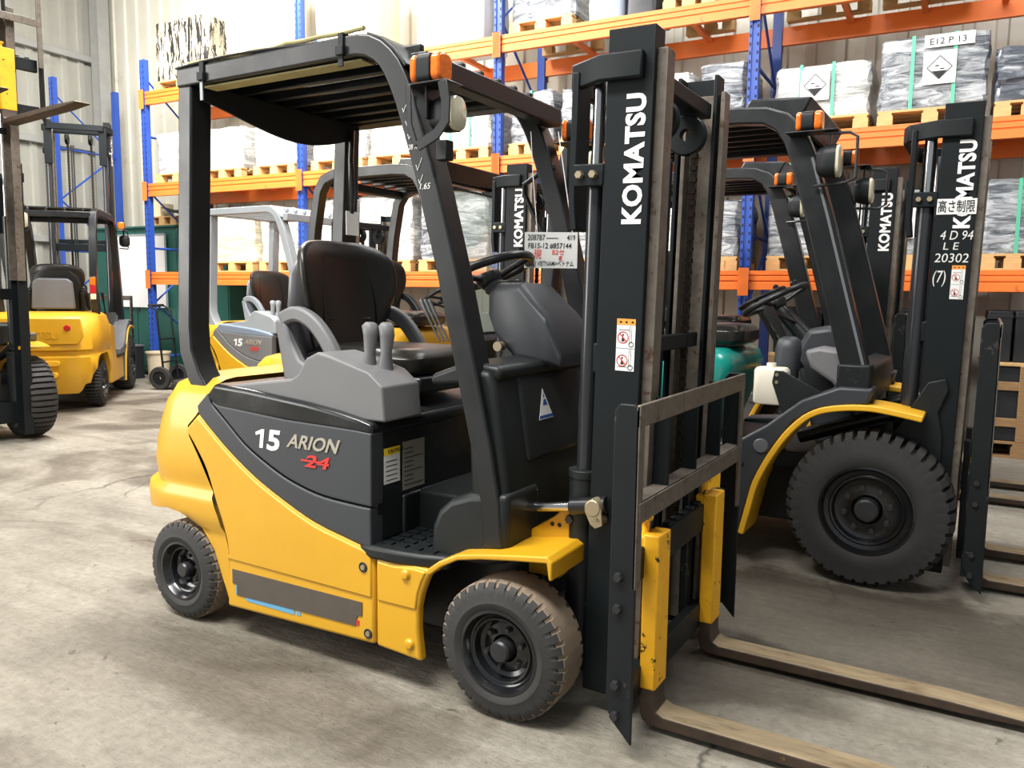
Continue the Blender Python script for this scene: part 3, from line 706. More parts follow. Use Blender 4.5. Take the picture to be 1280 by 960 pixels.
    if main or True:
        text('KOMATSU', .078, M['white'], ms, (.298, -.3355, 1.505), '-yup', bold=.04, width=.362, space=1.06)
    if main: warn_sticker(ms, .243, -.3355, 1.082, .058, .152)
    make_carriage(t, .42, .535, 1.008, .725, (-.30, .275), .098, 1.06, .60)
    return t
arion = {'yellow': M['yellow'], 'guard': M['black'], 'rim': M['rim_black'], 'cover': M['cover'], 'console': M['console'], 'seat': M['seat'], 'seatframe': M['console']}
make_arion('forklift', 'yellow electric forklift with charcoal cover badged 15 ARION 24 and black canvas roof', (0, 0, 0), 0, arion)
# ------------------------------------------------------------------ engine counterbalance truck (origin below the front axle)
def make_engine(name, label, loc, rz, P, H=2.13, raise_in=0.0, dz=0.0, glass=False, near=False, stripes=False, rear=False, txt=True, tilt=1.0, fl=1.07, bars=6, lamps=True, gz=0.0, gr=0.0, forks=(-.26, .26)):
    t = thing(name, label, 'forklift', loc, rz)
    Y, HD, G = P['body'], P['hood'], P.get('guard', M['black'])
    GP = P.get('plastic', M['mid_grey'])
    # chassis core, side frames
    MB().box(-1.75, .0, -.33, .33, .2, .52).box(-.1, .1, -.36, .36, .25, .48).box(-1.72, -1.58, -.38, .38, .2, .34).out('chassis', M['black'], t, .01)
    arch = [(-.545, .165), (-.515, .30), (-.48, .44), (-.40, .60), (-.32, .71), (-.24, .775), (-.14, .805), (-.02, .815), (.08, .805), (.2, .785)]
    for s in (-1, 1):
        MB().band(smooth2(arch), .028, 'y', s*.578, s*.33).out('front_fender', Y, t, .006, 3)
        sk = [(-.555, .17), (-.53, .30), (-.495, .44), (-.41, .61), (-.33, .725), (-.24, .79), (-.02, .83), (.0, .90), (-.14, .90), (-.30, .83), (-.45, .70), (-.60, .60), (-.80, .58), (-.80, .50), (-.62, .50), (-.58, .17)]
        MB().prism(sk, 'y', s*.565, s*.40).out('floor_side', GP, t, .015, 3)
        b = [(-1.36, .22), (-.56, .22), (-.54, .30), (-.53, .49), (-1.0, .49), (-1.06, .56), (-1.10, .86), (-1.36, .90)]
        MB().prism(b, 'y', s*.555, s*.36).out('side_panel', Y, t, .012, 3)
        MB().box(-.98, -.545, min(s*.57, s*.36), max(s*.57, s*.36), .49, .515).out('step', M['black_worn'], t, .006)
        MB().lathe([(0, s*.012), (.03, s*.010), (.036, 0)], (-.47, s*.566, .60), 'y', 18, closed=False).out('round_cap', M['mid_grey'], t)
    MB().box(-.95, -.05, -.42, .42, .48, .56).out('floor_plate', M['dash'], t, .01)
    # hood
    rows = []
    for z, xf_, xr_, hw_ in ((.54, -.82, -1.56, .43), (.80, -.72, -1.60, .43), (.94, -.68, -1.62, .42), (1.0, -.70, -1.60, .40), (1.03, -.75, -1.55, .35)):
        rows.append([((xf_+xr_)/2+p*(xf_-xr_)/1.0, q*hw_*2, z) for p, q in rrect(1.0, 1.0, .14, 5)])
    hd = MB().loft(rows).out('engine_hood', HD, t, smooth=45)
    if stripes:
        for s in (-1, 1):
            for z in (.90, .80):
                MB().box(-1.45, -.82, min(s*.432, s*.36), max(s*.432, s*.36), z, z+.045).out('hood_stripe', M['navy'], hd)
    # counterweight
    def outl(Hh, xr):
        pts = []
        for k in range(15):
            a = math.pi/2*k/14
            pts.append((-1.75-(xr-1.75)*math.sin(a)**.7, -Hh*abs(math.cos(a))**.5))
        L = [(-1.37, -Hh), (-1.45, -Hh), (-1.52, -Hh), (-1.6, -Hh), (-1.68, -Hh)]+pts
        return L+[(p[0], -p[1]) for p in L[-2::-1]]
    def zl(x, y):
        if abs(y) < .33: return .20
        ax = -x
        if ax < 1.38: return .22
        if ax > 1.95: return max(.20, .58-(ax-1.95)*2.4)
        return .30+.30*math.sin(min(1, (ax-1.37)/.25)*math.pi/2)
    rows = []
    pr = [(.0, .50, 2.16), (.3, .53, 2.19), (.45, .555, 2.21), (.58, .56, 2.21), (.60, .55, 2.18), (.64, .55, 2.18), (.66, .56, 2.21), (.8, .555, 2.19), (.92, .545, 2.14), (1.0, .52, 2.06), (1.03, .46, 1.98)]
    for j, (z, Hh, xr) in enumerate(pr):
        rows.append([(x, y, max(z, zl(x, y)+.0006*j)) for x, y in outl(Hh, xr)])
    inn = [(p[0]+.05, p[1]*.8, p[2]+.02) for p in rows[0]]
    top = [(p[0]*.96-.03, p[1]*.85, 1.035) for p in rows[-1]]
    cb = MB().grid([inn]+rows+[top]); n0 = len(cb.v)-len(top); cb.f.append(tuple(range(n0, len(cb.v))))
    cw = cb.out('counterweight', Y, t, smooth=45)
    if rear:
        MB().prism([(-.40, .72), (.42, .70), (.46, .80), (.43, .985), (-.43, .985), (-.45, .80)], 'x', -2.215, -2.19).out('rear_panel', P.get('rearpanel', Y), cw, .008)
        text('KOMATSU', .11, P.get('rearpanel', Y), cw, (-2.216, .30, .775), '-x', bold=.02, width=.52, ext=.004)
        MB().lathe([(0, -.012), (.028, -.010), (.034, 0)], (-2.215, -.30, .885), 'x', 20, closed=False).out('tail_reflector', M['redlens'], cw)
        for y0, z0_ in ((-.02, .52), (.0, .40)):
            MB().prism([(y0+a, z0_+b) for a, b in rrect(.40, .055, .025, 4)], 'x', -2.225, -2.20).out('weight_slot', M['yellow_dirty'], cw, .004)
        MB().cyl((-2.235, .0, .36), (-2.235, .0, .60), .012, 10).out('tow_pin', M['hubsteel'], cw)
    # seat, steering, controls
    make_seat(t, -1.22, 1.045, P.get('seat', M['seat']), P.get('seatframe', M['dash']))
    MB().prism([(-.30, .56), (-.42, 1.02), (-.36, 1.14), (-.24, 1.16), (-.12, 1.02), (-.10, .56)], 'y', -.17, .17).out('dash_panel', GP, t, .03, 3)
    MB().prism([(-.22, .82), (-.12, 1.0), (-.02, .98), (-.02, .80)], 'y', -.45, .45).out('dash_shelf', M['dash'], t, .02, 3)
    steering(t, -.56, 0, 1.28, .17, -28, M['black'], (-.36, 0, 1.05))
    MB().tube([(-.44, -.02, 1.16), (-.5, -.14, 1.2), (-.55, -.22, 1.23)], [.008, .008, .014], 8).out('direction_lever', M['black'], t)
    for k in range(3):
        MB().tube([(-.36, -.24-.05*k, .95), (-.45, -.24-.05*k, 1.10), (-.52, -.24-.05*k, 1.22), (-.53, -.24-.05*k, 1.245)], [.008, .008, .018, .014], 10).out('control_lever', M['black'], t)
    # overhead guard
    path = [(-1.56+gr, .92), (-1.63+gr, 1.15), (-1.66+gr, 1.35), (-1.61+gr, 1.75), (-1.555+gr, 2.02+gz), (-1.50+gr, 2.10+gz), (-1.40+gr, 2.135+gz), (-.66, 2.135+gz), (-.54, 2.125+gz), (-.46, 2.09+gz), (-.40, 2.02), (-.36, 1.92), (-.28, 1.66), (-.18, 1.30), (-.09, .98), (-.06, .82)]
    go_b = MB().box(-.50, -.43, -.44, .44, 2.07+gz, 2.13+gz)
    go_b.box(-1.56+gr, -1.49+gr, -.44, .44, 2.06+gz, 2.12+gz)
    for k in range(bars):
        y = -.36+.72*k/(bars-1); go_b.box(-1.50+gr, -.48, y-.012, y+.012, 2.12+gz, 2.155+gz)
    go = go_b.out('overhead_guard', G, t, .005)
    for s in (-1, 1):
        MB().band(path, [.075]*9+[.09, .105, .11, .115, .115, .115, .115], 'y', s*.50, s*.425).out('guard_rail', G, go, .008, 3)
        if near: MB().band([(-.318, 1.92), (-.24, 1.66), (-.14, 1.30), (-.05, .98)], .012, 'y', s*.507, s*.50).out('leg_rib', M['mid_grey'], go)
    MB().prism([(-.66, 2.15+gz), (-.62, 2.215+gz), (-.34, 2.20+gz), (-.40, 2.08+gz), (-.50, 2.14+gz)], 'y', -.45, .45).out('roof_visor', G, go, .01)
    MB().box(-1.48+gr, -.5, -.43, .43, 2.155+gz, 2.168+gz).out('roof_panel', M['canvas'], go)
    if glass:
        g = MB().prism([(-.395, 2.03), (-.385, 2.035), (-.055, 1.02), (-.065, 1.015)], 'y', -.42, .42).out('windshield', M['glass'], t)
        MB().tube([(-.38, -.42, 2.03), (-.38, .42, 2.03), (-.055, .42, 1.02), (-.055, -.42, 1.02)], .016, 6, True).out('window_seal', M['canvas'], g)
    if lamps:
        for s in (-1, 1):
            MB().box(-.42, -.20, min(s*.50, s*.60), max(s*.50, s*.60), 2.015, 2.022).box(-.24, -.23, s*.56-.01, s*.56+.01, 1.95, 2.02).out('lamp_bracket', M['black'], t, .003)
            boxlamp(t, (-.33, s*.555, 2.066)); hl = worklamp(t, (-.23, s*.565, 1.885))
            MB().tube([(-.30, s*.52, 1.79), (-.16, s*.59, 1.79), (-.12, s*.59, 1.81), (-.12, s*.59, 1.98), (-.15, s*.59, 2.0), (-.26, s*.56, 2.01)], .007, 8).out('lamp_guard', M['hubsteel'], hl)
    if rear:
        for s in (-1, 1):
            ll = MB().box(-1.74, -1.69, s*.47-.03, s*.47+.03, 1.17, 1.42).out('tail_lamp', M['black'], t, .006)
            MB().box(-1.752, -1.738, s*.47-.028, s*.47+.028, 1.33, 1.41).out('amber_lens', M['amber'], ll, .004)
            MB().box(-1.752, -1.738, s*.47-.028, s*.47+.028, 1.24, 1.325).out('red_lens', M['redlens'], ll, .004)
            MB().box(-1.752, -1.738, s*.47-.028, s*.47+.028, 1.175, 1.235).out('clear_lens', M['lens'], ll, .004)
        MB().prism([(-.22, 1.06), (.22, 1.06), (.20, 1.36), (.15, 1.40), (-.15, 1.40), (-.20, 1.36)], 'x', -1.40, -1.36).out('seat_rear_shell', M['mid_grey'], t, .02, 3)
    # wheels
    for s in (-1, 1):
        wheel(t, 0, s*.575, s, .355, .225, .195, 'air')
        wheel(t, -1.65, s*.53, s, .265, .165, .15, 'air')
    ms = make_mast(t, .155, .15, .375, H, tilt, raise_in, cyl_r=.036)
    if txt: text('KOMATSU', .085, M['white'], ms, (.285, -.3755, H-.527), '-yup', bold=.04, width=.37, space=1.06)
    for s in (-1, 1):   # swept mast support plates and tilt cylinder
        MB().prism([(.20, .38), (.02, .50), (-.02, .62), (.08, .70), (.20, .93), (.27, .95), (.285, .90), (.25, .80), (.27, .70), (.275, .38)], 'y', s*.395, s*.378).out('mast_support', M['black_worn'], t, .006)
        MB().cyl((-.35, s*.30, .62), (.16, s*.30, .80), .035, 14).out('tilt_cylinder', M['black'], t)
    make_carriage(t, .46, .53, 1.20, .86, forks, .11, fl, .60, dz, z_low=.05)
    return t, ms
std = {'body': M['yellow'], 'hood': M['yellow']}
t2p = {'body': M['yellow_dirty'], 'hood': M['teal'], 'plastic': M['cover']}
T2, ms2 = make_engine('forklift', 'yellow forklift with teal engine hood, tall treaded tyre and height-limit sign on its mast', (.79, 1.853, 0), 0, t2p, near=True)
for ch in T2.children:
    if ch.name.startswith('counterweight'): ch.scale.x = .88
# writing on its mast
yv = -.3758
sg = MB().box(.157, .308, yv-.003, yv, 1.662, 1.728).out('height_sign', M['paper'], ms2)
text('高さ制限', .056, M['ink'], sg, (.162, yv-.0032, 1.675), '-y', bold=.01, width=.140)
text('4 D 94', .055, M['chalk'], ms2, (.18, yv, 1.555), '-y', shear=.15, width=.125, name='chalk_writing')
text('L E', .045, M['chalk'], ms2, (.195, yv, 1.512), '-y', shear=.1, width=.06, name='chalk_writing')
text('20302', .055, M['chalk'], ms2, (.165, yv, 1.458), '-y', shear=.1, width=.13, name='chalk_writing')
text('(7)', .075, M['chalk'], ms2, (.165, yv, 1.37), '-y', shear=.1, width=.05, name='chalk_writing')
warn_sticker(ms2, .236, yv, 1.30, .052, .145)
# extra controls seen on its open side
tk = MB().loft([[(-.455+p*k, -.47+q*k, z) for p, q in rrect(.155, .11, .03, 4)] for z, k in ((.79, .9), (.80, 1), (.95, 1), (.965, .85))]).out('coolant_tank', M['tank'], T2, .004)
MB().cyl((-.46, -.47, .96), (-.46, -.47, .985), .022, 14).out('tank_cap', M['tank'], tk)
MB().prism([(-.43, .955), (-.39, .955), (-.20, .86), (-.33, .68), (-.36, .68), (-.44, .90)], 'y', -.537, -.530).out('bracket_plate', M['dash'], T2, .004)
for x_, z_ in ((-.418, .935), (-.418, .90)):
    MB().lathe([(0, -.006), (.008, -.005), (.009, 0)], (x_, -.537, z_), 'y', 10, closed=False).out('bolt', M['bolt'], T2)
MB().loft([[(-.42+.05*(z-.93)+p*k, -.33+q*k, z) for p, q in rrect(.12, .12, .05, 4)] for z, k in ((.86, .9), (.95, 1), (1.05, 1), (1.09, .85), (1.105, .5))]).out('armrest_pad', M['cover'], T2, smooth=50)
MB().prism([(-.33, 1.045), (-.26, 1.065), (-.10, 1.045), (-.09, .79), (-.13, .80), (-.20, .90), (-.30, .965)], 'y', -.40, -.25).out('dash_fender', M['console'], T2, .025, 3)
MB().box(-.16, -.02, -.53, -.40, .84, 1.0).out('leg_foot', M['black_worn'], T2, .01)
# ------------------------------------------------------------------ the building (rack frame turned 2.1 degrees)
RA = R(2.1)
RD = Vector((math.cos(RA), math.sin(RA), 0)); RN = Vector((-math.sin(RA), math.cos(RA), 0))
def RK(s, D, z=0.0): return RD*s+RN*D+Vector((0, 0, z))
def px_rack(x, y, D):
    d = FW+RT*((x-640)/FPX)-UP*((y-480)/FPX); t_ = (D-CAM.dot(RN))/d.dot(RN); p = CAM+d*t_
    return p.dot(RD), p.z
def concrete():
    m = bpy.data.materials.new('concrete_floor'); m.use_nodes = True; nt = m.node_tree; b = nt.nodes['Principled BSDF']; L = nt.links.new
    tc = N(nt, 'ShaderNodeTexCoord')
    def noise(s, d=6, r=.6, dist=0.0):
        n = N(nt, 'ShaderNodeTexNoise'); n.inputs['Scale'].default_value = s; n.inputs['Detail'].default_value = d; n.inputs['Roughness'].default_value = r
        n.inputs['Distortion'].default_value = dist; L(tc.outputs['Object'], n.inputs['Vector']); return n.outputs['Fac']
    def ramp(src, stops):
        r = N(nt, 'ShaderNodeValToRGB'); L(src, r.inputs[0]); e = r.color_ramp.elements
        e[0].position, e[1].position = stops[0][0], stops[-1][0]; e[0].color = (*lin(stops[0][1]), 1); e[1].color = (*lin(stops[-1][1]), 1)
        for p, c in stops[1:-1]:
            x = e.new(p); x.color = (*lin(c), 1)
        return r.outputs[0]
    def mul(a, c, f):
        x = N(nt, 'ShaderNodeMix', data_type='RGBA', blend_type='MULTIPLY')
        if isinstance(f, float): x.inputs[0].default_value = f
        else: L(f, x.inputs[0])
        L(a, x.inputs[6])
        if isinstance(c, tuple): x.inputs[7].default_value = (*c, 1)
        else: L(c, x.inputs[7])
        return x.outputs[2]
    base = ramp(noise(1.1, 8, .62, .6), [(.28, (122, 117, 105)), (.48, (146, 140, 127)), (.62, (160, 154, 141)), (.75, (176, 171, 158))])
    fine = ramp(noise(26, 6, .7), [(.3, (200, 198, 194)), (.7, (255, 255, 255))])
    col = mul(base, fine, .8)
    stain = ramp(noise(.55, 5, .55, 1.2), [(.52, (255, 255, 255)), (.60, (176, 168, 158)), (.72, (130, 122, 112))])
    col = mul(col, stain, .8)
    pits = ramp(noise(75, 3, .7), [(.27, (110, 100, 90)), (.34, (255, 255, 255))])
    col = mul(col, pits, .6)
    mps = N(nt, 'ShaderNodeMapping'); mps.inputs['Scale'].default_value = (.25, 3.2, 1); L(tc.outputs['Object'], mps.inputs[0])
    ns = N(nt, 'ShaderNodeTexNoise'); ns.inputs['Scale'].default_value = 1.6; ns.inputs['Detail'].default_value = 7; ns.inputs['Roughness'].default_value = .65; L(mps.outputs[0], ns.inputs['Vector'])
    col = mul(col, ramp(ns.outputs['Fac'], [(.32, (186, 180, 170)), (.58, (255, 255, 255))]), .55)
    pk = ramp(noise(14, 4, .75, 1.0), [(.30, (120, 108, 92)), (.36, (255, 255, 255))])
    col = mul(col, pk, .7)
    col = mul(col, ramp(noise(48, 3, .8, .5), [(.31, (112, 102, 90)), (.36, (255, 255, 255))]), .6)
    sx = N(nt, 'ShaderNodeSeparateXYZ'); L(tc.outputs['Object'], sx.inputs[0])
    def dark_patch(col, cx, cy, rx, ry, c, f, sc=1.4):  # darkens the floor colour inside an ellipse with a noise-broken rim
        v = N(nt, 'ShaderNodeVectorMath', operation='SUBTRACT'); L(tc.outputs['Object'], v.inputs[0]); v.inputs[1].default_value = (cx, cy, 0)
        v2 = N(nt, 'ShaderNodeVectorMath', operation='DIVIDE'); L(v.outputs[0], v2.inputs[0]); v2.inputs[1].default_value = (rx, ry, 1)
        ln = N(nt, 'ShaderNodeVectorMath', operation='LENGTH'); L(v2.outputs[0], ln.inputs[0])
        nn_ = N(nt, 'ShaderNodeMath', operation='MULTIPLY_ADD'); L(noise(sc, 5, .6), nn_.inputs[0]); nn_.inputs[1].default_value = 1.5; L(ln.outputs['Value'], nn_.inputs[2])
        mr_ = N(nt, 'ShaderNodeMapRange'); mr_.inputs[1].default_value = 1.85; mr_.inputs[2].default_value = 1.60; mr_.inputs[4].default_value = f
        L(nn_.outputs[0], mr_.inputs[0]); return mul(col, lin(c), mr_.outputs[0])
    col = dark_patch(col, .75, .80, 1.25, .55, (150, 142, 134), .85, 2.2)
    col = dark_patch(col, .35, .15, .5, .35, (150, 142, 132), .7, 2.5)
    col = dark_patch(col, -.9, -.75, .9, .22, (170, 162, 150), .5, 2.5)
    # meandering cracks
    wv = N(nt, 'ShaderNodeTexVoronoi', feature='DISTANCE_TO_EDGE'); wv.inputs['Scale'].default_value = .33
    nn = N(nt, 'ShaderNodeTexNoise'); nn.inputs['Scale'].default_value = 2.4; nn.inputs['Detail'].default_value = 6
    L(tc.outputs['Object'], nn.inputs['Vector'])
    mxv = N(nt, 'ShaderNodeMix', data_type='RGBA', blend_type='LINEAR_LIGHT'); mxv.inputs[0].default_value = .16
    L(tc.outputs['Object'], mxv.inputs[6]); L(nn.outputs['Color'], mxv.inputs[7]); L(mxv.outputs[2], wv.inputs['Vector'])
    crk = ramp(wv.outputs['Distance'], [(.0, (92, 86, 76)), (.0006, (170, 164, 154)), (.0014, (255, 255, 255))])
    cm = N(nt, 'ShaderNodeMapRange'); cm.inputs[1].default_value = .46; cm.inputs[2].default_value = .56; cm.inputs[4].default_value = .8; L(noise(.5, 3), cm.inputs[0])
    col = mul(col, crk, cm.outputs[0])
    L(col, b.inputs['Base Color'])
    mr = N(nt, 'ShaderNodeMapRange'); mr.inputs[1].default_value = .3; mr.inputs[2].default_value = .7; mr.inputs[3].default_value = .55; mr.inputs[4].default_value = .85
    L(noise(1.7, 6), mr.inputs[0]); L(mr.outputs[0], b.inputs['Roughness'])
    bp = N(nt, 'ShaderNodeBump'); bp.inputs['Strength'].default_value = .35; bp.inputs['Distance'].default_value = .012
    L(noise(38, 8, .7), bp.inputs['Height'])
    mps2 = N(nt, 'ShaderNodeMapping'); mps2.inputs['Scale'].default_value = (5, 17, 1); mps2.inputs['Rotation'].default_value = (0, 0, R(-12)); L(tc.outputs['Object'], mps2.inputs[0])
    ns2 = N(nt, 'ShaderNodeTexNoise'); ns2.inputs['Scale'].default_value = 1.5; ns2.inputs['Detail'].default_value = 8; ns2.inputs['Roughness'].default_value = .7; L(mps2.outputs[0], ns2.inputs['Vector'])
    b3 = N(nt, 'ShaderNodeBump'); b3.inputs['Strength'].default_value = .7; b3.inputs['Distance'].default_value = .02; L(ns2.outputs['Fac'], b3.inputs['Height']); L(bp.outputs[0], b3.inputs['Normal']); bp = b3
    b2 = N(nt, 'ShaderNodeBump'); b2.inputs['Strength'].default_value = .5; b2.inputs['Distance'].default_value = .02; b2.invert = False
    b2.inputs['Strength'].default_value = .0; L(crk, b2.inputs['Height']); L(bp.outputs[0], b2.inputs['Normal']); L(b2.outputs[0], b.inputs['Normal'])
    return m
M['sheet'] = mat('ribbed_wall_sheet', (196, 192, 178), .5, var=.06, scale=2, rgb2=(168, 160, 142), thr=.6, soft=.2)
M['girt'] = mat('wall_girt', (150, 150, 146), .5, var=.08)
M['rack_orange'] = mat('orange_beam_paint', (244, 124, 50), .42, var=.06, scale=4, rgb2=(196, 84, 44), thr=.66, soft=.05)
M['rack_blue'] = mat('blue_upright_paint', (40, 74, 158), .4, var=.08, scale=5)
M['wood'] = mat('pallet_wood', (206, 168, 112), .75, var=.16, scale=10, stretch=(1, 6, 6), rgb2=(150, 112, 70), thr=.62, soft=.2)
M['wood_dark'] = mat('aged_pallet_wood', (150, 116, 78), .8, var=.2, scale=10, stretch=(1, 6, 6))
M['dark_hole'] = mat('slot_dark', (14, 18, 34), .8)
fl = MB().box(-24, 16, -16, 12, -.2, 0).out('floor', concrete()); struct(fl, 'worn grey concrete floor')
# ribbed back wall and end wall
def ribbed(a0, a1, pitch=.28):
    pts = []; x = a0
    while x < a1:
        pts += [(x, 0), (x+pitch*.62, 0), (x+pitch*.68, -.032), (x+pitch*.94, -.032)]; x += pitch
    return pts
WD, WS = 6.45, -11.45
M['sheet_grey'] = mat('grey_wall_sheet', (158, 157, 148), .5, var=.06, scale=2, rgb2=(140, 136, 124), thr=.6, soft=.2)
def wall(name, along, origin, pts, h, label, m='sheet'):
    ex, ey = along
    rows = [[tuple(origin+ex*a+ey*b+Vector((0, 0, z))) for a, b in pts] for z in (0, h)]
    o = MB().grid(rows).out(name, M[m], None, smooth=0)
    md = o.modifiers.new('s', 'SOLIDIFY'); md.thickness = .02; md.offset = 0
    return struct(o, label)
wall('wall_back', (RD, RN), RK(0, WD), ribbed(WS, 12), 7.0, 'pale ribbed metal sheet wall behind the rack')
wall('wall_left', (RN, -RD), RK(WS, 0), ribbed(-6.0, WD), 7.0, 'grey ribbed metal end wall', 'sheet_grey')
k = 0
for z in (2.05, 3.55, 4.95):
    b = MB(); m = Matrix.Translation(RK(WS+.09, .25, z)) @ Matrix.Rotation(RA, 4, 'Z')
    b.box(-.04, .04, -6.2, 6.2, -.05, .05, m); k += 1
    struct(b.out('trim_%d' % k, M['girt'], None, .006))
m = Matrix.Translation(RK(WS+.22, WD-.25)) @ Matrix.Rotation(RA, 4, 'Z')
k += 1; struct(MB().box(-.09, .09, -.006, .006, 0, 7, m).box(-.1, -.085, -.1, .1, 0, 7, m).box(.085, .1, -.1, .1, 0, 7, m).out('trim_%d' % k, M['girt']))
# ------------------------------------------------------------------ pallet rack
rack = thing('pallet_rack', 'long blue and orange pallet rack along the pale ribbed wall', 'rack', (0, 0, 0), RA)
FS = [-10.65, -8.65, -5.87, -3.16, -.56, 2.04, 4.64]      # frame positions
D0, D1 = 5.0, 6.0
LV = [1.44, 2.63, 3.84]; BH = .17
UH = {0: 4.35, 1: 4.35}
def upright_mesh(h):
    b = MB()
    b.prism([(-.045, -.04), (-.02, -.04), (-.016, -.028), (.016, -.028), (.02, -.04), (.045, -.04), (.045, .035), (-.045, .035)], 'z', 0, h)
    return b.mesh('upright', M['rack_blue'], 20)
def slot_mesh(h):
    b = MB(); z = .12
    while z < h-.05:
        for x in (-.032, .032): b.box(x-.007, x+.007, -.0415, -.039, z, z+.026)
        z += .075
    return b.mesh('slot_holes', M['dark_hole'], 0)
um = {h: upright_mesh(h) for h in (4.35, 6.2)}; sm = {h: slot_mesh(h) for h in (4.35, 6.2)}
for i, s in enumerate(FS):
    h = 4.35 if i < 2 else 6.2
    for D in (D0, D1):
        u = link('upright', um[h], rack, (s, D, 0), (0, 0, 0 if D == D0 else math.pi))
        so = link('slot_holes', sm[h], u); so['kind'] = 'stuff'
        link('base_plate', MB().box(-.07, .07, -.06, .06, 0, .008).mesh('base_plate', M['rack_blue'], 0), u)
    z = .35; q = 0
    while z < h-.3:
        z2 = min(z+.75, h-.15)
        link('brace', MB().cyl((s, D0+.03, z if q % 2 else z2), (s, D1-.03, z2 if q % 2 else z), .014, 6).mesh('brace', M['rack_blue'], 30), rack)
        if q % 2 == 0: link('brace', MB().cyl((s, D0+.03, z), (s, D1-.03, z), .016, 6).mesh('brace', M['rack_blue'], 30), rack)
        z += .75; q += 1
def beam_mesh(L):
    hh = BH/2
    prof = [(-.03, -hh), (-.03, -.022), (-.021, -.016), (-.021, -.008), (-.03, -.002), (-.03, .030), (-.022, .036), (-.022, .042), (-.03, .048), (-.03, hh), (.025, hh), (.025, -hh)]
    return MB().prism(prof, 'x', -L/2, L/2).mesh('beam', M['rack_orange'], 20)
for i in range(1, len(FS)-1):
    s0, s1 = FS[i]+.047, FS[i+1]-.047; bm_ = beam_mesh(s1-s0)
    for z in LV:
        for D in (D0-.012, D1+.012):
            bo = link('beam', bm_, rack, ((s0+s1)/2, D, z), (0, 0, 0 if D < 5.5 else math.pi))
            for e in (-1, 1):
                link('beam_connector', MB().box(-.045, .045, -.036, -.031, -.14, .11).mesh('beam_connector', M['rack_orange'], 0), bo, (e*((s1-s0)/2+.045), -.022, 0))
        for kx in (.25, .5, .75):
            link('deck_support', MB().box(-.025, .025, D0+.02, D1-.02, BH/2-.05, BH/2-.004).mesh('deck_support', M['rack_orange'], 0), rack, (s0+(s1-s0)*kx, 0, z))
# ------------------------------------------------------------------ pallets and loads
PB = {}
def pm(key, sx, sy, sz, m):
    if key not in PB: PB[key] = MB().box(-sx/2, sx/2, -sy/2, sy/2, -sz/2, sz/2).mesh(key.split('|')[0], m, 0)
    return PB[key]
def pallet(label, s, D, z, w, d, m='wood', group='wooden pallets on the rack', rz=0.0):
    t = thing('pallet', label, 'pallet', RK(s, D, z), RA+rz, group)
    W = M[m]
    for iy in (-1, 0, 1):
        link('bottom_board', pm('bottom_board|%s%.2f' % (m, w), w, .10, .018, W), t, (0, iy*(d/2-.05), .009))
        for ix in (-1, 0, 1):
            link('block', pm('block|'+m, .12, .10, .078, W), t, (ix*(w/2-.06), iy*(d/2-.05), .057))
    for ix in (-1, 0, 1):
        link('stringer_board', pm('stringer_board|%s%.2f' % (m, d), .10, d, .02, W), t, (ix*(w/2-.06), 0, .106))
    for k in range(6):
        link('deck_board', pm('deck_board|%s%.2f' % (m, w), w, .10, .018, W), t, (0, -d/2+.05+k*(d-.1)/5, .125))
    return t, .135
def film(name, c1, c2, thr=.5):
    m = bpy.data.materials.new(name); m.use_nodes = True; nt = m.node_tree; b = nt.nodes['Principled BSDF']; L = nt.links.new
    tc = N(nt, 'ShaderNodeTexCoord'); mp = N(nt, 'ShaderNodeMapping'); mp.inputs['Scale'].default_value = (1, 1, 4.5); mp.inputs['Rotation'].default_value = (0, R(12), 0)
    L(tc.outputs['Object'], mp.inputs[0])
    n = N(nt, 'ShaderNodeTexNoise'); n.inputs['Scale'].default_value = 3.2; n.inputs['Detail'].default_value = 9; n.inputs['Roughness'].default_value = .68; n.inputs['Distortion'].default_value = 1.2
    L(mp.outputs[0], n.inputs['Vector'])
    r = N(nt, 'ShaderNodeValToRGB'); e = r.color_ramp.elements; e[0].position = thr-.12; e[1].position = thr+.14
    e[0].color = (*lin(c1), 1); e[1].color = (*lin(c2), 1); L(n.outputs['Fac'], r.inputs[0]); L(r.outputs[0], b.inputs['Base Color'])
    b.inputs['Roughness'].default_value = .28; b.inputs['Coat Weight'].default_value = .6; b.inputs['Coat Roughness'].default_value = .15
    bp = N(nt, 'ShaderNodeBump'); bp.inputs['Strength'].default_value = .8; bp.inputs['Distance'].default_value = .03; L(n.outputs['Fac'], bp.inputs['Height']); L(bp.outputs[0], b.inputs['Normal'])
    return m
M['film_white'] = film('white_stretch_film', (140, 142, 140), (230, 230, 224), .47)
M['film_grey'] = film('grey_stretch_film', (70, 76, 84), (206, 210, 212), .53)
M['film_dark'] = film('dark_stretch_film', (44, 50, 62), (150, 158, 170), .6)
M['film_cream'] = film('cream_stretch_film', (198, 186, 150), (232, 226, 206), .48)
M['carton'] = mat('cream_carton', (226, 214, 178), .7, var=.04, scale=3)
M['carton_white'] = mat('white_carton', (226, 226, 220), .7, var=.03)
M['carton_grey'] = mat('blue_grey_carton', (128, 140, 156), .6, var=.05)
M['strap_green'] = mat('green_strapping', (92, 184, 150), .4)
M['dark_box'] = mat('black_battery_case', (34, 36, 40), .45, var=.2)
M['zebra'] = mat('torn_striped_wrap', (176, 168, 148), .6, rgb2=(24, 22, 20), thr=.49, soft=.03, scale=5, stretch=(3.0, 3.0, .3))
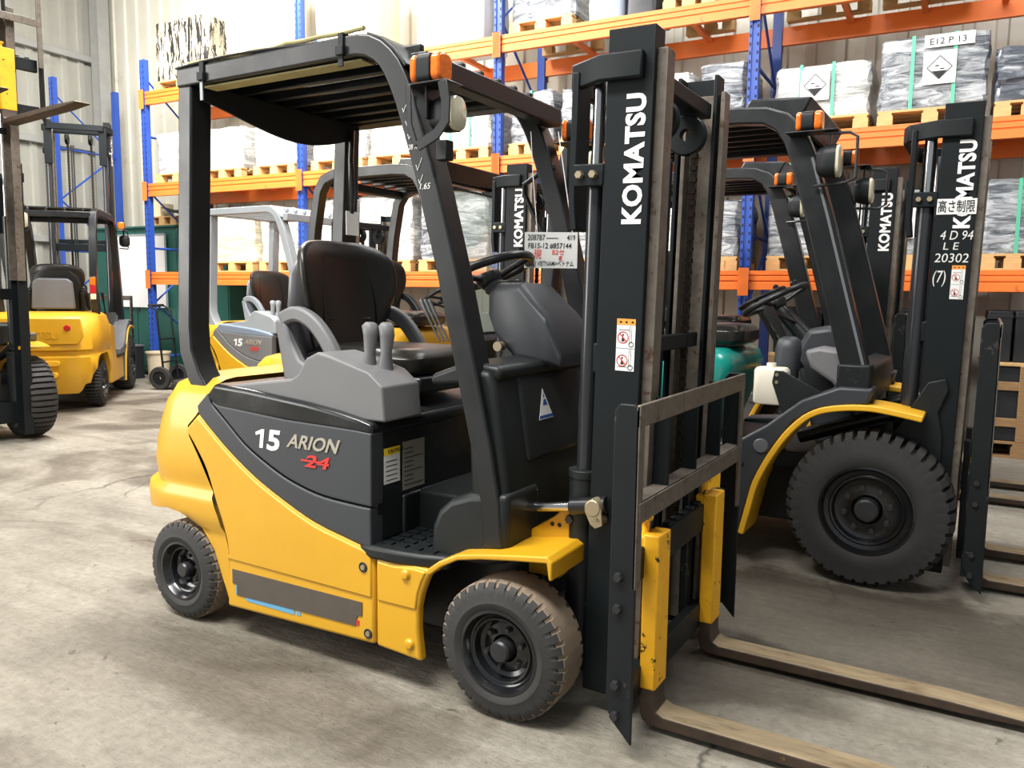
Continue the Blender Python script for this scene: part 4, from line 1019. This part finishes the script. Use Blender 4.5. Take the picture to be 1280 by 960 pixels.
def load(name, label, s0, s1, D, depth, z, h, m, straps=0, strap_m='strap_green', sheet=None, group=None, wob=.012, core=None, title=None, cat='load'):
    t = thing(name, label, cat, RK((s0+s1)/2, D+depth/2, z), RA, group)
    w, d = s1-s0, depth; rnd = random.Random(int(s0*1000)+int(z*77)); rows = []
    nz = 7
    for j in range(nz+1):
        f = j/nz; ol = []
        bulge = .985+.03*rnd.random()
        for p, q in rrect(w*bulge, d*bulge, .045, 3):
            ol.append((p, q))
        # subdivide long edges
        pts = []
        for i in range(len(ol)):
            a, b_ = Vector(ol[i]), Vector(ol[(i+1) % len(ol)]); n = max(1, int((b_-a).length/.16))
            pts += [a.lerp(b_, k_/n) for k_ in range(n)]
        rows.append([p for p in pts])
    cnt = min(len(r_) for r_ in rows)
    R3 = []
    for j, r_ in enumerate(rows):
        f = j/nz
        R3.append([(p.x+rnd.uniform(-wob, wob), p.y+rnd.uniform(-wob, wob), h*f+(rnd.uniform(-wob, wob) if 0 < j else 0)) for p in r_[:cnt]])
    topr = [(p[0]*.93, p[1]*.93, h+.012+rnd.uniform(-wob, wob)) for p in R3[-1]]
    MB().loft(R3+[topr]).out('wrapped_body', M[m], t, smooth=28)
    for k_ in range(straps):
        x = -w/2+w*(k_+1)/(straps+1)+rnd.uniform(-.04, .04)
        e = .014
        path = [(-d/2-e, -.12), (-d/2-e, h+e), (d/2+e, h+e), (d/2+e, -.12)]
        b = MB().band([(p[0], max(p[1], .0)) for p in path], .006, 'x', x-.014, x+.014)
        b.out('strap', M[strap_m], t)
    if sheet:
        x, zz, ws, hs = sheet
        y = -d/2*1.015-.018
        sh = MB().box(x-ws/2, x+ws/2, y, y+.0015, zz-hs/2, zz+hs/2).out('hazard_sheet', M['paper'], t)
        cc, ss = (x, zz), ws*.38
        q = MB()
        for a in range(4):
            a0, a1 = R(90*a), R(90*a+90)
            p0 = (cc[0]+ss*math.cos(a0), cc[1]+ss*math.sin(a0)); p1 = (cc[0]+ss*math.cos(a1), cc[1]+ss*math.sin(a1))
            q.band([p0, p1], .006, 'y', y-.0015, y)
        q.prism([(cc[0]-ss*.62, cc[1]-ss*.30), (cc[0]+ss*.62, cc[1]-ss*.30), (cc[0], cc[1]-ss*.95)], 'y', y-.0015, y)
        q.box(cc[0]-ss*.35, cc[0]-ss*.05, y-.0015, y, cc[1]+ss*.1, cc[1]+ss*.2).box(cc[0]+ss*.05, cc[0]+ss*.4, y-.0015, y, cc[1]-ss*.18, cc[1]-ss*.08)
        q.out('hazard_diamond', M['ink'], sh)
        if title:
            ti = MB().box(x-.12, x+.24, y, y+.0015, zz+hs*.62, zz+hs*1.0).out('title_sheet', M['paper'], t)
            text(title, .07, M['ink'], ti, (x-.08, y-.001, zz+hs*.70), '-y', width=.26)
    return t
def col_x(px, y, D=5.08): return px_rack(px, y, D)[0]
def rackload(px0, px1, ytop, lv, m, label, depth=.8, straps=0, sheet=False, pal=True, name='wrapped_load', D=5.08, pm_='wood', title=None, wob=.012, group=None, cat='load', pl=None):
    zb = LV[lv]+BH/2 if lv >= 0 else 0.0
    ymid = {2: 60, 1: 190, 0: 330, -1: 430}[lv]
    s0, s1 = col_x(px0, ymid, D), col_x(px1, ymid, D)
    for f_ in FS:
        if abs(s0-f_) < .09: s0 = f_+.09
        if abs(s1-f_) < .09: s1 = f_-.09
    ph = 0
    if pal:
        _, ph = pallet(pl or ('pallet under the '+label), (s0+s1)/2, D+depth/2, zb, s1-s0, depth+.06, pm_)
    zt = px_rack((px0+px1)/2, ytop, D)[1]
    h = max(.25, zt-zb-ph)
    sh = None
    if sheet: sh = (sheet[0]*(s1-s0)/2, h*sheet[1], .24, .26)
    return load(name, label, s0, s1, D, depth, zb+ph, h, m, straps, sheet=sh, title=title, wob=wob, group=group, cat=cat)
# top level
rackload(193, 258, 24, 2, 'zebra', 'bale in torn black and white wrap on the top beam end', .35, pal=True, name='striped_bale', wob=.02, cat='bale')
rackload(286, 347, -70, 2, 'carton', 'tall cream carton beside the striped bale on the top rack level', .55, name='carton', cat='carton', wob=.004)
rackload(394, 462, -70, 2, 'carton', 'tall cream carton next to a white carton on the top rack level', .6, name='carton', cat='carton', wob=.004)
rackload(520, 603, -80, 2, 'carton_white', 'tall white carton by the blue upright on the top rack level', .6, name='carton', cat='carton', wob=.004, pal=False)
rackload(628, 716, -60, 2, 'film_grey', 'grey film-wrapped load on a pale pallet on the top rack level', .8)
rackload(734, 778, -60, 2, 'carton_grey', 'blue-grey carton standing on the top beam', .5, name='carton', cat='carton', pal=False, wob=.003)
rackload(781, 818, -60, 2, 'dark_box', 'black case standing beside the blue-grey carton', .5, name='battery_case', cat='case', pal=False, wob=.003)
rackload(828, 892, -60, 2, 'film_white', 'load with loose white bag film on the top rack level', .8)
rackload(962, 1075, -100, 2, 'film_grey', 'grey film-wrapped load on the top level past the last blue upright', .8)
rackload(1090, 1215, -100, 2, 'film_white', 'white film-wrapped load on the top level at the far bay middle', .8)
# middle level
rackload(194, 246, 166, 1, 'film_white', 'white wrapped load at the end of the middle rack level', .8)
rackload(255, 303, 160, 1, 'film_white', 'white wrapped load second from the end of the middle level', .8)
rackload(318, 370, 158, 1, 'film_white', 'white wrapped load beside the second blue upright, middle level, first bay', .8)
rackload(386, 455, 150, 1, 'film_white', 'white wrapped load beside the second blue upright, middle level, second bay', .8)
rackload(462, 535, 146, 1, 'film_white', 'white wrapped load in the middle of the second bay, middle level', .8)
rackload(545, 612, 140, 1, 'film_white', 'white wrapped load with green straps beside the third blue upright', .8, straps=2)
rackload(630, 690, 116, 1, 'film_grey', 'silver wrapped load with one green strap just past the third blue upright', .8, straps=1)
rackload(700, 768, 108, 1, 'film_grey', 'silver wrapped load behind the mast of the near forklift', .8, straps=1)
rackload(778, 862, 96, 1, 'film_white', 'white wrapped load with loose top film on the middle level', .8)
rackload(872, 932, 80, 1, 'film_grey', 'grey wrapped load beside the last blue upright on the middle level', .8)
rackload(964, 1083, 82, 1, 'film_white', 'white wrapped load with hazard sheet and green straps on the middle level', .85, straps=2, sheet=(-.12, .62))
rackload(1094, 1228, 46, 1, 'film_grey', 'tallest grey wrapped load with hazard sheet above the tall mast', .85, straps=2, sheet=(.12, .55), title='E12 P 13')
rackload(1238, 1330, 56, 1, 'film_dark', 'dark wrapped load on a pale pallet at the rack bay end', .85)
# lower level
rackload(266, 318, 268, 0, 'film_cream', 'cream layered load behind the light grey guard on the lower level', .8)
rackload(326, 372, 262, 0, 'film_white', 'white wrapped load between the first two blue uprights on the lower level', .8)
rackload(388, 440, 250, 0, 'film_white', 'white wrapped load just past the second blue upright on the lower level', .8)
rackload(448, 515, 246, 0, 'film_white', 'white wrapped load in the second bay behind the grey load guard', .8)
rackload(525, 610, 236, 0, 'film_grey', 'grey wrapped load seen through the cab glass', .8, straps=1)
rackload(632, 712, 236, 0, 'film_grey', 'grey wrapped load behind the second komatsu mast on the lower level'.replace('komatsu ', ''), .8)
rackload(722, 800, 240, 0, 'film_grey', 'grey wrapped load behind the hanging paper card', .8)
rackload(815, 870, 244, 0, 'film_white', 'white wrapped load behind the twin mast rails on the lower level', .8)
rackload(880, 930, 252, 0, 'film_grey', 'grey wrapped load beside the last blue upright on the lower level', .8)
rackload(958, 1042, 205, 0, 'film_grey', 'tall silver wrapped load with green straps behind the steering wheel', .85, straps=2)
rackload(1062, 1150, 240, 0, 'film_grey', 'silver wrapped load with hazard sheet behind the headlamps', .85, straps=1, sheet=(.35, .5))
rackload(1222, 1310, 226, 0, 'film_grey', 'silver wrapped load with a green strap at the lower level end', .85, straps=1)
# roof over the hall (solid; skylights and an added front fill are area lamps below it)
struct(MB().box(-22, 14, -3.4, 8, 6.6, 6.75).out('ceiling', M['girt']), 'metal roof deck')
# ------------------------------------------------------------------ the other trucks
arion2 = {'yellow': M['yellow'], 'guard': M['grey_light'], 'rim': mat('slate_rim', (112, 124, 138), .45), 'cover': M['console'], 'console': M['grey_light'], 'seat': M['seat'], 'seatframe': M['grey_light']}
make_arion('forklift', 'smaller yellow electric forklift with light grey guard badged 15 ARION 20', (-4.32, 3.62, 0), 0, arion2, main=False, num='20')
T4, ms4 = make_engine('forklift', 'yellow forklift with black guard and cab windshield beside the light grey guard', (-1.75, 2.45, 0), 0, std, glass=True, lamps=False, gr=.2, forks=())
for ch in T4.children:
    if ch.name.startswith('counterweight'): ch.scale.z = .77
T5, ms5 = make_engine('forklift', 'white forklift with two navy stripes on its hood behind the teal-hooded one', (.30, 3.64, 0), 0, {'body': M['yellow_dirty'], 'hood': M['offwhite']}, stripes=True)
T6, ms6 = make_engine('forklift', 'yellow forklift with its rear and red reflector turned out, before the green cabinet', (-8.75, 3.60, 0), R(137), {'body': M['yellow'], 'hood': M['yellow']}, H=3.4, rear=True, lamps=True, fl=.5, bars=5)
T7, ms7 = make_engine('forklift', 'forklift with high raised forks and a chunky front tyre beside the end wall', (-6.03, .91, 0), R(-7), std, H=2.3, raise_in=1.25, dz=2.55, rear=False, fl=1.2)
# ------------------------------------------------------------------ hanging paper card
card = thing('price_card', 'white handwritten card hanging on strings beside the steering wheel', 'card', (-.22, .165, 1.393), R(27)); card.scale = (.87, .87, .87)
hw_, hh_ = .113, .152
cb = MB().box(-hw_, hw_, -.0008, .0008, 0, hh_).out('card', M['paper'], card)
for body, sz, m_, x, z, w_ in (('208787 ——', .034, 'ink', -.100, .118, .13), ('4/19', .030, 'ink', .068, .120, .034), ('FB15-12 #857144', .032, 'ink', -.098, .084, .185),
                               ('現', .044, 'redink', -.075, .043, .034), ('B2セ', .028, 'redink', .005, .058, .052), ('有', .026, 'redink', .032, .032, .018), ('(FUJI VIETNAM>ベトナム', .028, 'ink', -.098, .010, .195)):
    text(body, sz, M[m_], cb, (x, -.0012, z), '-y', shear=.1, width=w_, name='handwriting', bold=.004)
for x in (-.06, .09):
    MB().tube([(x, 0, hh_-.002), (x*.9-.03, .06, hh_+.25), (x*.8-.05, .12, hh_+.44)], .0018, 5).out('string', M['white'], card)
# ------------------------------------------------------------------ things along the end wall
M['green_steel'] = mat('dark_green_steel', (30, 84, 74), .45, var=.1, scale=3)
M['green_drum'] = mat('green_plastic', (24, 140, 84), .4)
M['beige'] = mat('beige_plastic', (216, 200, 170), .5, var=.05)
cab = thing('green_cabinet', 'dark green steel cabinet with a big white board on its doors', 'cabinet', RK(-9.65, 5.50), RA)
MB().box(-.9, .9, .02, .42, .04, 2.18).out('cabinet_body', M['green_steel'], cab, .008)
for x0 in (-.89, .01):
    d = MB().box(x0, x0+.88, .0, .022, .08, 2.14).out('door', M['green_steel'], cab, .006)
    MB().box(x0+.06, x0+.82, -.008, .001, .14, 1.0).out('door_panel', M['green_steel'], d, .006)
MB().cyl((.06, -.02, .95), (.06, -.02, 1.15), .012, 8).out('door_handle', M['hubsteel'], cab)
MB().box(-.92, .92, -.03, .44, 2.18, 2.21).out('cabinet_top', M['green_steel'], cab, .004)
wb = thing('white_board', 'large white board leaning flat on the dark green cabinet', 'board', RK(-9.55, 5.472, 1.02), RA)
MB().box(-.68, .62, -.012, .004, 0, 1.06).out('board_panel', M['white'], wb)
MB().band([(-.68, 0), (-.68, 1.06)], .03, 'y', -.018, -.005).out('board_frame', M['grey_light'], wb)
MB().box(-.68, .62, -.018, -.005, 1.045, 1.075).out('board_frame', M['grey_light'], wb)
MB().box(.605, .635, -.018, -.005, 0, 1.06).out('board_frame', M['grey_light'], wb)
pallet('small pallet lying on top of the green cabinet', -9.05, 5.71, 2.21, .6, .40, 'wood', 'pallets off the rack')
bx = thing('carton', 'small open cream carton on top of the green cabinet', 'carton', RK(-9.27, 5.70, 2.21+.135), RA)
MB().box(-.11, .11, -.12, .12, 0, .20).out('carton_body', M['carton'], bx, .004)
MB().prism([(-.11, .2), (-.18, .235), (-.175, .24), (-.105, .205)], 'y', -.12, .12).out('carton_flap', M['carton'], bx)
sh = MB(); rows = []
for i in range(9):
    rows.append([tuple(RK(-9.12+.045*i, 5.56+.05*k, 2.345+.13-.012*i+.01*math.sin(i+k))) for k in range(7)])
tag(sh.grid(rows).out('rubber_sheet', M['canvas'], None, solid=.012, smooth=60), 'black rubber sheet sagging over the small pallet', 'sheet')
dr = thing('green_drum', 'round green plastic drum behind the first blue upright', 'drum', RK(-8.25, 5.70, 2.05), RA)
MB().lathe([(0, 0), (.16, 0), (.175, .03), (.175, .14), (.18, .16), (.175, .18), (.175, .32), (.16, .35), (0, .35)], (0, 0, 0), 'z', 28, closed=False).out('drum_body', M['green_drum'], dr)
MB().lathe([(.165, .35), (.185, .352), (.185, .375), (.0, .38)], (0, 0, 0), 'z', 28, closed=False).out('drum_lid', M['green_drum'], dr)
c2 = thing('green_cabinet', 'dark green steel locker inside the first rack bay with a drum on it', 'cabinet', RK(-8.13, 5.50), RA)
MB().box(-.40, .40, .02, .42, .04, 2.02).out('cabinet_body', M['green_steel'], c2, .008)
MB().box(-.42, .42, -.02, .44, 2.02, 2.05).out('cabinet_top', M['green_steel'], c2, .004)
for x0 in (-.39, .005): MB().box(x0, x0+.385, .0, .022, .08, 1.98).out('door', M['green_steel'], c2, .006)
bn = thing('waste_bin', 'beige tapered plastic bin by the foot of the first blue upright', 'bin', RK(-8.32, 4.80), RA)
MB().lathe([(0, 0), (.125, 0), (.15, .42), (.165, .43), (.165, .45), (.145, .45), (.12, .03), (0, .03)], (0, 0, 0), 'z', 24, closed=False).out('bin_body', M['beige'], bn)
tr = thing('hand_trolley', 'black tubular hand trolley with rubber wheels beside the beige bin', 'trolley', RK(-7.88, 4.62), RA+R(20))
for s in (-1, 1):
    MB().tube([(.02, s*.16, .12), (-.02, s*.16, .6), (-.06, s*.16, 1.02), (-.16, s*.16, 1.08)], .014, 8).out('frame_tube', M['black'], tr)
    wo = MB().lathe([(.02, -.02), (.09, -.02), (.09, .02), (.02, .02)], (.0, s*.22, .15), 'y', 20).out('trolley_wheel', M['rimsteel'], tr)
    MB().lathe([(.09, -.03), (.14, -.03), (.15, -.01), (.15, .01), (.14, .03), (.09, .03)], (.0, s*.22, .15), 'y', 24).out('tyre', M['rubber'], wo)
MB().cyl((-.16, -.16, 1.08), (-.16, .16, 1.08), .018, 10).out('handle_grip', M['canvas'], tr)
for z in (.35, .65): MB().cyl((0, -.16, z), (0, .16, z), .011, 8).out('cross_bar', M['black'], tr)
MB().box(0, .24, -.18, .18, .01, .018).out('toe_plate', M['black_worn'], tr)
ty = thing('spare_tyre', 'black spare tyre lying flat under the rack beside the trolley', 'tyre', RK(-7.20, 4.50), RA)
MB().lathe([(.15, .03), (.20, 0), (.29, .005), (.315, .04), (.315, .12), (.29, .155), (.2, .16), (.15, .13)], (0, 0, 0), 'z', lug_angles(24), lambda k, j, r_: r_-.014 if (k % 4 >= 2 and j in (3, 4)) else r_).out('tyre_body', M['rubber'], ty, smooth=30)
for i, (s, D, w, h, lb) in enumerate(((-9.95, 4.75, .42, .34, 'dark grey battery box on the floor before the green cabinet'), (-9.40, 5.05, .5, .46, 'taller dark battery box beside the green cabinet doors'))):
    t = thing('battery_box', lb, 'box', RK(s, D), RA)
    MB().box(-w/2, w/2, -.16, .16, 0, h).out('box_body', M['dark_box'], t, .01)
    MB().box(-w/2-.01, w/2+.01, -.17, .17, h, h+.03).out('box_lid', M['mid_grey'], t, .006)
    for e in (-.1, .1): MB().cyl((e, 0, h+.03), (e, 0, h+.05), .02, 10).out('terminal', M['red'] if e < 0 else M['bolt'], t)
# dark crates on the floor under the rack on the far right
for i, (p0, p1, yt, lb) in enumerate(((960, 1060, 420, 'black battery crate on the floor under the silver loads with green straps'), (1075, 1190, 415, 'black battery crate on the floor behind the tall second mast'), (1228, 1345, 446, 'black battery crate with a pale board lid at the rack end'))):
    s0, s1 = col_x(p0, 430), col_x(p1, 430)
    pallet('floor pallet under the '+lb.replace(' on the floor', ''), (s0+s1)/2, 5.5, 0, s1-s0, .8, 'wood_dark', 'pallets off the rack')
    t = thing('battery_crate', lb, 'crate', RK((s0+s1)/2, 5.5, .135), RA)
    w = s1-s0
    MB().box(-w/2+.03, w/2-.03, -.36, .36, 0, .62).out('crate_body', M['dark_box'], t, .008)
    MB().box(-w/2, w/2, -.39, .39, .62, .645).out('crate_lid', M['wood'], t, .003)
    for z in (.12, .42): MB().box(-w/2+.0, w/2-.0, -.385, -.362, z, z+.07).out('crate_slat', M['wood_dark'], t, .003)
    nb = 3
    for q in range(nb):
        bw = (w-.04)/nb
        tb = thing('battery_case', 'upright black battery case standing on '+['the crate behind the steering wheel', 'the crate behind the tall second mast', 'the pale board lid at the rack end'][i], 'case', RK((s0+s1)/2-w/2+.02+bw*(q+.5), 5.5, .135+.645), RA, 'battery cases on crate %s' % 'abc'[i])
        MB().box(-bw/2+.01, bw/2-.01, -.3, .3, 0, .42).out('case_body', M['dark_box'], tb, .008)
        MB().box(-bw/2+.005, bw/2-.005, -.305, .305, .36, .385).out('case_rim', M['dark_box'], tb, .004)
    for e in (-1, 0, 1): MB().box(e*(w/2-.04)-.035, e*(w/2-.04)+.035, -.40, -.385, .0, .62).out('crate_post', M['wood_dark'], t, .003)
